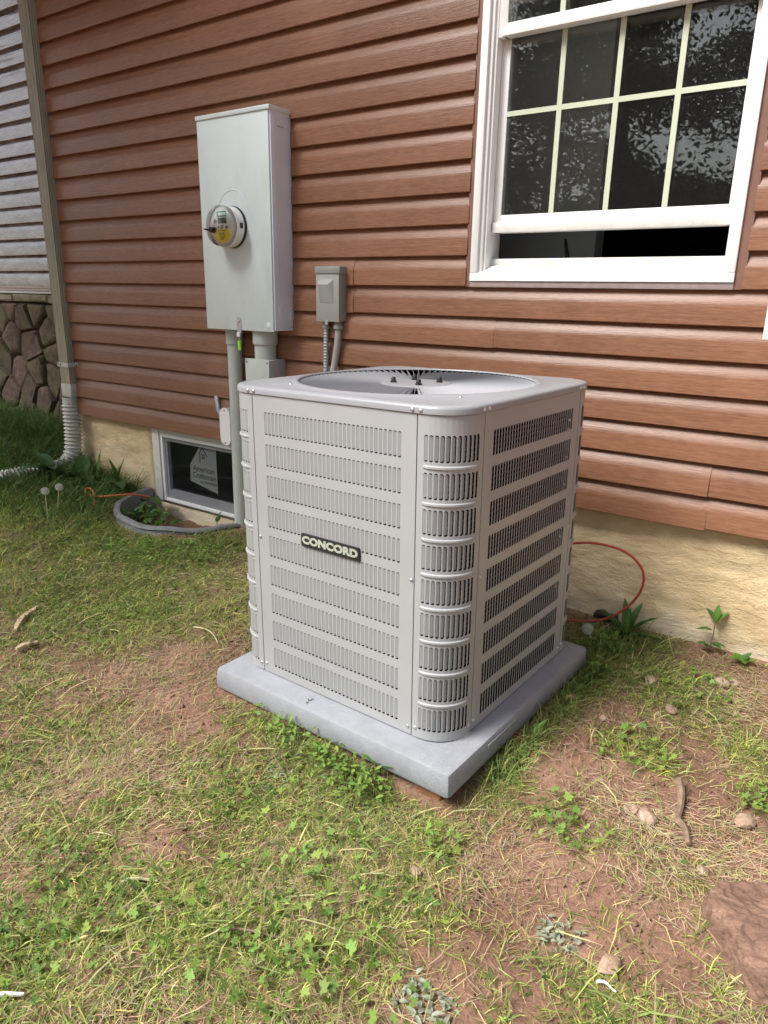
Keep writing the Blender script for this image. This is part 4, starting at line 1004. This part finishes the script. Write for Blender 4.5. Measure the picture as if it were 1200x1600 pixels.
# short green grass
def tufts(n0, k0, lo, hi, spread):
    x, y = sample(n0); g = px_fields(x, y); keep = RNG.random(len(x)) < np.clip(lo+g*hi, .03, .95); x, y = x[keep], y[keep]
    k = RNG.integers(k0[0], k0[1], len(x)); i = np.repeat(np.arange(len(x)), k); tint = RNG.normal(1, .16, len(x))[i]
    xx = x[i]+RNG.normal(0, spread, len(i)); yy = y[i]+RNG.normal(0, spread, len(i)); ok = ~on_pad(xx, yy, .004) & ~rock_m(xx, yy) & ~((yy > .0) & (xx > -3.86)); return xx[ok], yy[ok], tint[ok]
x1, y1, t1 = tufts(70000, (5,14), .20, 1.5, .0065)
x2, y2 = sample(430000); g = px_fields(x2, y2); keep = RNG.random(len(x2)) < np.clip(.20+g*1.5, .05, .95); x2, y2 = x2[keep], y2[keep]
x = np.r_[x1, x2]; y = np.r_[y1, y2]; tf = np.r_[t1, np.ones(len(x2))]
n = len(x); pick = RNG.random(n); col = np.where((pick < .30)[:,None], jitcol(G_DARK,n), np.where((pick < .68)[:,None], jitcol(G_MID,n), np.where((pick < .88)[:,None], jitcol(G_BRIGHT,n), jitcol(G_YEL,n))))
left = np.clip((-2.2-x)/1.0, 0, 1); col = col*tf[:,None]
blades('grass', x, y, RNG.gamma(3.2,.0072,n)*(1+.9*left)+.004, RNG.uniform(.0009,.0021,n), RNG.uniform(.05,.95,n), RNG.uniform(0,6.283,n), col, 'blade', 'short patchy green grass over the yard', .55, short=True)
# dry straw clippings lying flat
x, y = sample(640000); g = px_fields(x, y); cl = fbm(x, y, 4.2, 171, 4); keep = RNG.random(len(x)) < np.clip(.10+(cl-.42)*1.3+np.where(g < .1,.05,0), .02, .55)*(1-.6*np.clip((-2.8-x)/.5,0,1)); x, y = x[keep], y[keep]
n = len(x); pick = RNG.random(n); col = np.where((pick < .5)[:,None], jitcol((.46,.345,.22),n,.3), np.where((pick < .8)[:,None], jitcol((.34,.225,.145),n,.3), jitcol((.44,.42,.18),n,.25)))
flow = fbm(x, y, 1.7, 191, 2)*9
blades('straw', x, y, RNG.gamma(2.6,.011,n)+.005, RNG.uniform(.0007,.0016,n), RNG.uniform(-.02,.22,n), flow+RNG.normal(0,1.1,n), col, 'straw', 'dry tan straw clippings lying over the soil', .10, .003, .002, 'straw', True)
# long wilted blades
x, y = sample(26000); g = px_fields(x, y); keep = RNG.random(len(x)) < np.clip(.15+g*.8+.2*np.clip((-1.6-x)/1,0,1), .05, .8); x, y = x[keep], y[keep]; n = len(x)
col = np.where((RNG.random(n) < .6)[:,None], jitcol((.24,.29,.08),n,.3), jitcol((.52,.47,.23),n,.3))
blades('long_grass', x, y, RNG.uniform(.06,.15,n), RNG.uniform(.0018,.0034,n), RNG.uniform(.05,.5,n), RNG.uniform(0,6.283,n), col, 'blade', 'longer wilted grass blades lying across the lawn', .35)
# tall grass by the stone wing and round the drain hose
def tall(n0, x0, x1, y0, y1, lo, hi, wgt):
    x = RNG.uniform(x0,x1,n0); y = RNG.uniform(y0,y1,n0); k = (RNG.random(n0) < wgt(x,y)) & ~in_well(x,y) & ~((((x-WX)/(WR+.05))**2+(y/(WD+.05))**2 < 1)); k &= ~((y > 0) & (x > -3.86)); return x[k], y[k]
xa, ya = tall(26000, -5.9, -3.87, -.6, .45, 0, 0, lambda x, y: np.clip(.25+fbm(x,y,3,5,3)*.9,0,1)); xb, yb = tall(24000, -4.6, -2.75, -1.0, -.02, 0, 0, lambda x, y: np.clip((-2.75-x)/.5,0,1)*np.clip(1.1-(-y-.35)/.35,0,1)*(.3+fbm(x,y,4,9,3)*.7))
x = np.r_[xa, xb]; y = np.r_[ya, yb]; n = len(x); pick = RNG.random(n); far = np.clip((y+.1)/.3,0,1)
col = np.where((pick < .45)[:,None], jitcol((.052,.115,.020),n), np.where((pick < .85)[:,None], jitcol((.085,.165,.030),n), jitcol((.19,.21,.06),n)))
blades('tall_grass', x, y, RNG.uniform(.05,.15,n)+far*RNG.uniform(.03,.20,n), RNG.uniform(.0022,.0042,n), RNG.uniform(.7,1.5,n), RNG.uniform(0,6.283,n), col, 'blade', 'tall green grass growing below the stone wing and downspout', .45)

# small broad leaves: template leaves scattered through the lawn
def fan_leaf(outline):
    v = [(0,0,0)]+[(a,b,c) for a,b,c in outline]; f = [(0,i,i+1) for i in range(1,len(outline))]; return np.array(v, float), np.array(f)
def lobed(nl=5, depth=.5):
    pts = []
    for i in range(nl*4+1):
        a = -2.2+4.4*i/(nl*4); r = 1-depth*(.5+.5*math.cos(2*math.pi*(i/4)))
        r *= (.75+.25*math.cos(a*.8)); pts.append((r*math.cos(a), r*math.sin(a), .12*r*r-.05*math.cos(i*1.57)))
    return fan_leaf(pts)
def trefoil():
    v = []; f = []
    for k in (-1.9,0,1.9):
        b = len(v); v.append((0,0,0))
        for t, r in ((-.62,.72),(-.36,.98),(0,.93),(.36,.98),(.62,.72)): v.append((r*math.cos(k+t), r*math.sin(k+t), .10*r))
        f += [(b,b+i,b+i+1) for i in range(1,5)]
    return np.array(v,float), np.array(f)
def oval(): return fan_leaf([(.15,-.10,.03),(.5,-.24,.08),(.85,-.16,.06),(1.05,0,.0),(.85,.16,.06),(.5,.24,.08),(.15,.10,.03)])
def scatter_leaf(name, tmpl, x, y, size, col, m, label, tilt=.45, hmin=.003, hmax=.03):
    v, f = tmpl; n = len(x); k = len(v); a = RNG.uniform(0,6.283,n); tx = RNG.normal(0,tilt,n); ty = RNG.normal(0,tilt,n)
    P = v[None]*size[:,None,None]; X = P[...,0]*np.cos(a)[:,None]-P[...,1]*np.sin(a)[:,None]; Y = P[...,0]*np.sin(a)[:,None]+P[...,1]*np.cos(a)[:,None]
    Z = P[...,2]+X*np.sin(tx)[:,None]+Y*np.sin(ty)[:,None]
    zz = gh(x,y)+RNG.uniform(hmin,hmax,n)+size*.25
    V = np.stack([X+x[:,None], Y+y[:,None], Z+zz[:,None]], -1).reshape(-1,3)
    F = (np.arange(n)[:,None,None]*k+f[None]).reshape(-1,3)
    me = raw_mesh(name, V, F, 3, np.repeat(col,k,0)); me.materials.append(MATS[m]); return tag(link_mesh(name, me), label, 'ground cover', None, 'stuff')
def leafpts(n0, th, seed, f=3.5):
    x, y = sample(n0); g = px_fields(x,y); c = fbm(x,y,f,seed,3); k = RNG.random(len(x)) < np.clip((c-th)*6,0,1)*np.clip(.12+g*1.5,0,1); return x[k], y[k]
x, y = leafpts(36000,.50,211); n = len(x); scatter_leaf('lobed_weed', lobed(5,.36), x, y, RNG.uniform(.004,.011,n), np.where((RNG.random(n) < .5)[:,None], jitcol((.11,.19,.035),n), jitcol((.19,.28,.055),n)), 'blade', 'small lobed green weed leaves growing through the lawn', .4)
x, y = leafpts(60000,.48,241,4.5); n = len(x); scatter_leaf('clover', trefoil(), x, y, RNG.uniform(.003,.007,n), jitcol((.085,.16,.028),n,.35), 'blade', 'tiny three leaf clover patches in the lawn', .4)
x, y = leafpts(55000,.45,271,5); n = len(x); scatter_leaf('oval_weed', oval(), x, y, RNG.uniform(.006,.017,n), np.where((RNG.random(n) < .7)[:,None], jitcol((.075,.135,.025),n,.3), jitcol((.20,.25,.05),n,.3)), 'blade', 'narrow oval weed leaves lying in the lawn', .45)
def clump(pts, tm, size, col, name, label, hmax):
    xs, ys = [], []
    for cx, cy, r, k in pts:
        a = RNG.uniform(0,6.283,k); rr = r*np.sqrt(RNG.random(k)); xs.append(cx+rr*np.cos(a)); ys.append(cy+rr*np.sin(a))
    x = np.concatenate(xs); y = np.concatenate(ys); ok = ~on_pad(x,y,.01) & ~rock_m(x,y) & (y < -.01); x, y = x[ok], y[ok]; n = len(x)
    return scatter_leaf(name, tm, x, y, RNG.uniform(size[0],size[1],n), jitcol(col,n,.3), 'blade', label, .5, .004, hmax)
clump([(-.78,-1.60,.18,60),(-.92,-1.72,.12,24),(-.66,-1.56,.14,36),(-.60,-1.68,.08,20),(-1.10,-1.88,.12,26),(-.98,-1.80,.09,16),(-.45,-1.60,.07,12),(-.78,-1.38,.10,30),(-1.02,-1.36,.10,22),(-.39,-1.03,.09,50),(-.34,-.71,.09,45),(-.28,-.30,.10,40),(-.60,-1.22,.05,24),(-.06,-.72,.05,40)],
      lobed(5,.34), (.006,.014), (.20,.30,.06), 'lobed_weed_clump', 'bright lobed weed leaves in clumps in the foreground', .035)
clump([(-1.10,-1.115,.05,160),(-.98,-1.125,.05,160),(-.88,-1.13,.05,140),(-2.30,-.42,.10,150),(-2.48,-.47,.08,110),(-1.02,-1.14,.10,240),(-.88,-1.16,.09,190),(-1.18,-1.08,.09,150),(-.80,-1.18,.05,90),(-1.28,-1.05,.07,90),(-2.35,-.52,.16,210),(-2.55,-.55,.12,130),(-2.15,-.45,.10,110),(-.60,-.20,.06,90),(-.56,-.40,.05,60)],
      oval(), (.008,.020), (.18,.28,.055), 'chickweed', 'leafy green weeds crowding along the pad and well edge', .05)
def fringe(n, pts, lo, hi, label, name):
    xs, ys = [], []
    for (ax, ay, bx, by, sp, k) in pts:
        t = RNG.random(k); xs.append(ax+(bx-ax)*t+RNG.normal(0,sp,k)); ys.append(ay+(by-ay)*t+RNG.normal(0,sp,k))
    x = np.concatenate(xs); y = np.concatenate(ys); ok = ~on_pad(x,y,.006) & (y < -.005); x, y = x[ok], y[ok]; n = len(x)
    col = np.where((RNG.random(n) < .6)[:,None], jitcol((.13,.20,.045),n), jitcol((.27,.31,.09),n))
    blades(name, x, y, RNG.uniform(lo,hi,n), RNG.uniform(.0016,.0034,n), RNG.uniform(.5,1.45,n), RNG.uniform(0,6.283,n), col, 'blade', label, .55)
fringe(0, [(-1.36,-1.03,-.78,-1.125,.022,1700),(-.58,-1.02,-.56,-.35,.022,800),(-1.42,-.98,-1.50,-.50,.03,500),(-.62,-.28,-.45,-.05,.05,700),(-2.35,-.34,-2.05,-.10,.06,900)], .03, .085, 'upright grass fringe growing against the pad edges', 'edge_grass')
# soil crumbs
x, y = sample(26000); g = px_fields(x,y); k = RNG.random(len(x)) < np.clip(.5-g*1.2,.05,.9); x, y = x[k], y[k]; n = len(x)
ov = np.array([(1,0,0),(-1,0,0),(0,1,0),(0,-1,0),(0,0,.8),(0,0,-.8)],float); of = np.array([(0,2,4),(2,1,4),(1,3,4),(3,0,4),(2,0,5),(1,2,5),(3,1,5),(0,3,5)])
sz = RNG.gamma(2.0,.0011,n)+.0008; V = ov[None]*sz[:,None,None]*RNG.uniform(.6,1.3,(n,6,1)); V += np.stack([x,y,gh(x,y)+sz*.4],1)[:,None]
me = raw_mesh('soil_crumbs', V.reshape(-1,3), (np.arange(n)[:,None,None]*6+of[None]).reshape(-1,3), 3); me.materials.append(MATS['soil']); tag(link_mesh('soil_crumbs', me), 'small crumbs of reddish soil on the bare patches', 'soil crumbs', None, 'stuff')

# ------------------------------------------------------------------ single plants
def leaf_mesh(name, L, wd, m, curl=.5, fold=.25, n=9, wave=.0, tipw=.0):
    mb = MB(); vs_ = []; e = 0.; cx = cz = 0.
    for i in range(n+1):
        t = i/n; ww = wd*math.sin(math.pi*min(1,t**.8*.97+.03))**.8*(1 if i else .2)*.5
        if i: e = -curl*t; cx += L/n*math.cos(e); cz += L/n*math.sin(e)
        up = fold*ww; wv = wave*math.sin(t*22)*ww
        vs_ += [(cx,-ww,cz+up+wv),(cx,-ww*.5,cz+up*.35),(cx,0,cz),(cx,ww*.5,cz+up*.35),(cx,ww,cz+up-wv)]
    mb.add(vs_, [(i*5+j,i*5+5+j,i*5+6+j,i*5+1+j) for i in range(n) for j in range(4)])
    return mb.mesh(name, m, 60)
def plant(name, loc, leaves, label, cat='weed', stem=None, stem_m='mid_leaf'):
    z = float(gh(loc[0],loc[1])) if len(loc) == 2 else loc[2]
    e = tag(empty(name, (loc[0],loc[1],z-.003)), label, cat)
    for (L, wd, m, az, el, curl, off) in leaves:
        me = leaf_mesh('leaf', L, wd, m, curl, .3, 9, .15 if wd > .02 else 0)
        link_mesh('leaf', me, e, off, Euler((0,-R_(el),R_(az)),'XYZ'))
    if stem:
        for s in stem: MB().tube(s[0], s[1], 7).build('stem', s[2] if len(s) > 2 else stem_m, e, 60)
    return e
D = 'dock_leaf'; Bm = 'bright_leaf'; Mi = 'mid_leaf'
plant('dock_plant', (-3.30,-.10), [(.20,.05,Mi,40,82,.3,(-.0,0,0)),(.19,.045,Mi,200,80,.2,(.03,0,0)),(.26,.085,D,-25,38,.9,(.0,-.01,.03)),(.20,.08,D,-75,30,.9,(0,-.02,.02)),(.20,.075,D,-140,28,.9,(-.02,-.02,.02)),(.16,.06,D,-110,45,1.0,(0,-.02,.02)),(.18,.06,D,175,35,.9,(-.02,0,.02))], 'dark green dock plant with broad leaves against the stucco')
plant('dock_plant', (-3.10,-.08), [(.20,.085,D,-10,40,1.1,(0,0,.08)),(.15,.07,D,-60,30,1.0,(0,0,.03)),(.14,.06,D,-120,35,1.0,(0,0,.03)),(.13,.05,D,190,30,.8,(0,0,.05))], 'dock leaf reaching over the basement window corner', 'weed', [([(0,0,0),(.002,-.004,.05),(.0,-.004,.09)],.004)])
plant('dock_plant', (-3.50,-.16), [(.19,.035,Mi,80,86,.2,(.05,.05,0)),(.20,.08,D,-60,28,.8,(0,0,.02)),(.22,.09,D,-120,40,.9,(0,0,.03)),(.22,.08,D,150,50,.9,(0,0,.04)),(.18,.07,D,-20,30,.9,(0,0,.03))], 'dark dock plant beside the ribbed downspout end')
plant('dock_plant', (-3.66,-.26), [(.20,.085,D,-80,45,1.1,(0,0,.05)),(.22,.08,D,170,48,1.0,(0,0,.05)),(.16,.07,D,-20,45,1.0,(0,0,.05)),(.18,.07,D,230,30,.9,(0,0,.05))], 'low dock leaves lying over the white drain hose')
def dandelion(loc, h, lean, label):
    e = tag(empty('dandelion_clock', (loc[0],loc[1],float(gh(*loc))-.003)), label, 'dandelion')
    top = (lean[0],lean[1],h); MB().tube([(0,0,0),(lean[0]*.3,lean[1]*.3,h*.55),top],.0016,6).build('stem','pale_stem',e)
    mb = MB(); N = 150
    for i in range(N):
        zc = 1-2*(i+.5)/N; r = math.sqrt(1-zc*zc); a = i*2.39996; d = Vector((r*math.cos(a),r*math.sin(a),zc)); t = d.cross(Vector((.3,.2,.9))).normalized(); b = d.cross(t)
        c = Vector(top)+d*.003; o_ = Vector(top)+d*.0165
        mb.add([c, o_+t*.0004, o_-t*.0004],[(0,1,2)])
        for k in range(3):
            q = t*math.cos(k*2.09)+b*math.sin(k*2.09); s = t*math.cos(k*2.09+1.57)+b*math.sin(k*2.09+1.57); mb.add([o_+s*.0005,o_-s*.0005,o_+d*.003+q*.0055],[(0,1,2)])
    mb.build('seed_head','fluff',e); return e
dandelion((-3.07,-.63), .155, (-.03,.02), 'dandelion seed head on a tall stem, left of its pair'); dandelion((-3.10,-.56), .15, (.0,.02), 'dandelion seed head on a tall stem, right of its pair')
dandelion((-.62,-.22), .06, (-.02,-.0), 'pale dandelion seed head beside the condenser pad')
plant('dandelion_plant', (-.560,-.055), [(.13,.03,Mi,a,el,.5,(0,0,0)) for a,el in ((20,55),(70,70),(120,75),(200,60),(-20,35),(-60,40),(-110,35),(160,40),(0,25))]+[(.10,.02,Bm,90,84,.2,(0,0,0))], 'leafy dandelion plant against the stucco below red cable')
plant('sapling', (-.305,-.012), [(.055,.022,Bm,40,50,.3,(.004,0,.105)),(.05,.022,Mi,150,45,.3,(.004,0,.11)),(.055,.020,Bm,90,75,.2,(.004,0,.11)),(.05,.024,Mi,200,15,.5,(0,0,.075)),(.05,.024,Mi,-40,20,.5,(0,0,.03)),(.05,.026,Mi,220,30,.5,(0,0,.02)),(.045,.024,Mi,-100,30,.5,(0,0,.02)),(.05,.02,Mi,-10,20,.5,(.0,0,.03))], 'thin seedling with pointed leaves against the stucco wall', 'weed', [([(0,0,0),(.004,0,.06),(.004,0,.11)],.0018,'twig')])
plant('weed', (-.205,-.045), [(.04,.026,Bm,a,30,.5,(0,0,.015)) for a in (0,70,140,210,290)]+[(.045,.026,Mi,40,60,.4,(0,0,.01))], 'small bright weed at the wall near the right edge')
plant('sprig', (-.825,-1.120), [(.055,.014,Bm,a,el,.3,(0,0,.035)) for a,el in ((-20,35),(90,75),(200,35),(-90,50))]+[(.04,.012,Bm,40,30,.3,(0,0,.015)),(.04,.012,Bm,220,30,.3,(0,0,.015))], 'bright four leaf sprig standing against the pad front', 'weed', [([(0,0,0),(0,.002,.04)],.0015)])
lv = []
for i in range(9):
    for s in (-1,1): lv.append((.018,.004,Mi,s*70+90*(i%2),25,.3,(0,.001*i,.02+i*.007)))
plant('sprig', (-1.085,-1.088), lv, 'feathery upright sprig in front of the pad', 'weed', [([(0,0,0),(0,.006,.05),(0,.009,.085)],.0011)])
plant('sprig', (-.575,-.795), [(.06,.016,Bm,60,50,.3,(0,0,.01)),(.05,.014,Bm,100,35,.4,(0,0,.01)),(.04,.012,Bm,-30,30,.4,(0,0,.01))], 'bright yellow green leaf blades right of the pad', 'weed')
SV = 'silver_leaf'
plant('mullein', (-.30,-1.295), [(RNG.uniform(.010,.022),.007,SV,a*5,RNG.uniform(5,60),.9,(RNG.uniform(-.035,.035),RNG.uniform(-.03,.03),RNG.uniform(.002,.016))) for a in range(0,360,7)], 'pale silvery weed near the oval pink stone')
plant('mullein', (-.43,-1.545), [(RNG.uniform(.012,.026),.008,SV,a*5,RNG.uniform(5,60),.9,(RNG.uniform(-.045,.045),RNG.uniform(-.035,.035),RNG.uniform(.002,.018))) for a in range(0,360,6)], 'pale silvery weed at the bottom edge of the lawn')
plant('mullein', (-1.03,-1.255), [(RNG.uniform(.012,.022),.005,SV,a*7,RNG.uniform(5,50),.8,(RNG.uniform(-.03,.03),RNG.uniform(-.02,.02),.006)) for a in range(0,360,10)], 'pale dried weed in grass below the pad front')
wl = []
for i in range(60):
    a = RNG.uniform(0,360); wl.append((RNG.uniform(.04,.07),RNG.uniform(.018,.028),Mi if i%3 else Bm,a,RNG.uniform(5,45),.6,(RNG.uniform(-.15,.13),RNG.uniform(-.10,.08),RNG.uniform(.03,.11))))
plant('weed', (-2.88,-.19), wl, 'leafy weeds filling the window well', 'weed', [([(RNG.uniform(-.14,.12),RNG.uniform(-.09,.07),0),(RNG.uniform(-.14,.12),RNG.uniform(-.09,.07),.09)],.0015) for _ in range(10)])
bc = tag(empty('buttercup', (-2.755,-.20,-.06)), 'single yellow flower standing in the window well', 'flower'); MB().tube([(0,0,0),(.004,-.004,.07),(.002,-.004,.115)],.0014,6).build('stem','mid_leaf',bc)
for k in range(5): link_mesh('petal', leaf_mesh('petal',.014,.014,'petal_yellow',-.4,.2,4), bc, (.002,-.004,.115), Euler((0,-R_(55),R_(72*k)),'XYZ'))
plant('weed', (-2.47,-.14), [(.05,.025,D,a,el,.4,(0,0,z)) for a,el,z in ((0,30,.10),(120,40,.12),(220,30,.08),(60,70,.13),(300,30,.05),(180,20,.03))], 'dark small leaved weed between window well and conduit', 'weed', [([(0,0,0),(0,0,.13)],.0016)])

# ------------------------------------------------------------------ trees across the yard, seen mirrored in the window, and an unseen one added for shade
def tree(loc, H, rad, nleaf, seed, dens, label, low=.14):
    rs = np.random.default_rng(seed); e = tag(empty('tree', (*loc,0)), label, 'tree', 'trees across the yard mirrored in the window')
    mb = MB().tube([(0,0,-.3),(.05,0,H*.35),(-.05,.06,H*.7),(0,0,H*.97)], [.20,.15,.09,.015], 10)
    ends = []
    for i in range(26):
        h = H*rs.uniform(low,.93); a = rs.uniform(0,6.283); L = rad*(1.05-max(0,(h/H-low)/(1-low)))*rs.uniform(.75,1.15)+.35; dr = rs.uniform(-.25,.15)
        p = [(0,0,h),(L*.5*math.cos(a),L*.5*math.sin(a),h+.12*L),(L*math.cos(a),L*math.sin(a),h+dr*L)]; mb.tube(p,[.05,.03,.008],5); ends.append(p)
    mb.build('trunk','bark',e,50)
    V = []; per = nleaf//26
    for p in ends:
        t = np.sqrt(rs.random(per))*1.08; P0, P1, P2 = (np.array(q) for q in p)
        c = (1-t)[:,None]**2*P0+(2*t*(1-t))[:,None]*P1+(t**2)[:,None]*P2; c = c+rs.normal(0,1,(per,3))*np.array([.22,.22,.16])*(.5+t)[:,None]; c[:,2] -= rs.gamma(1.5,.12,per)*t
        V.append(c)
    c = np.concatenate(V); n = len(c); sz = rs.uniform(.06,.13,n)*dens; q = rs.normal(size=(n,3)); q /= np.linalg.norm(q,axis=1)[:,None]; r = np.cross(q, rs.normal(size=(n,3))); r /= np.linalg.norm(r,axis=1)[:,None]
    q[:,2] = q[:,2]*.6-.3
    VV = np.stack([c-q*sz[:,None], c+r*sz[:,None]*.45, c+q*sz[:,None], c-r*sz[:,None]*.45],1).reshape(-1,3)
    me = raw_mesh('crown', VV, np.arange(n*4).reshape(-1,4), 4); me.materials.append(MATS['tree_leaf']); o = link_mesh('crown', me, e); return e
TL = 'dark leafy tree across the yard mirrored in the window panes'
for i, (x, y, H, r, nl, ds_) in enumerate([(-8.8,-11.5,9.5,3.2,34000,.75),(-6.6,-13,10.5,3.2,34000,.75),(-4.5,-11,8.0,2.6,34000,.65),(-2.6,-13.5,9.0,2.8,38000,.65),(-.3,-15,9.5,2.8,16000,.7)]):
    tree((x,y), H, r, nl, 50+i, ds_, TL)
e = tree((-5.75,-2.3), 8.6, 2.0, 40000, 91, 1.3, 'unseen high crowned tree added off to the left to shade the upper siding', .38); e['group'] = 'unseen trees added to shade the house'  # not in view; added to darken the left part of the wall
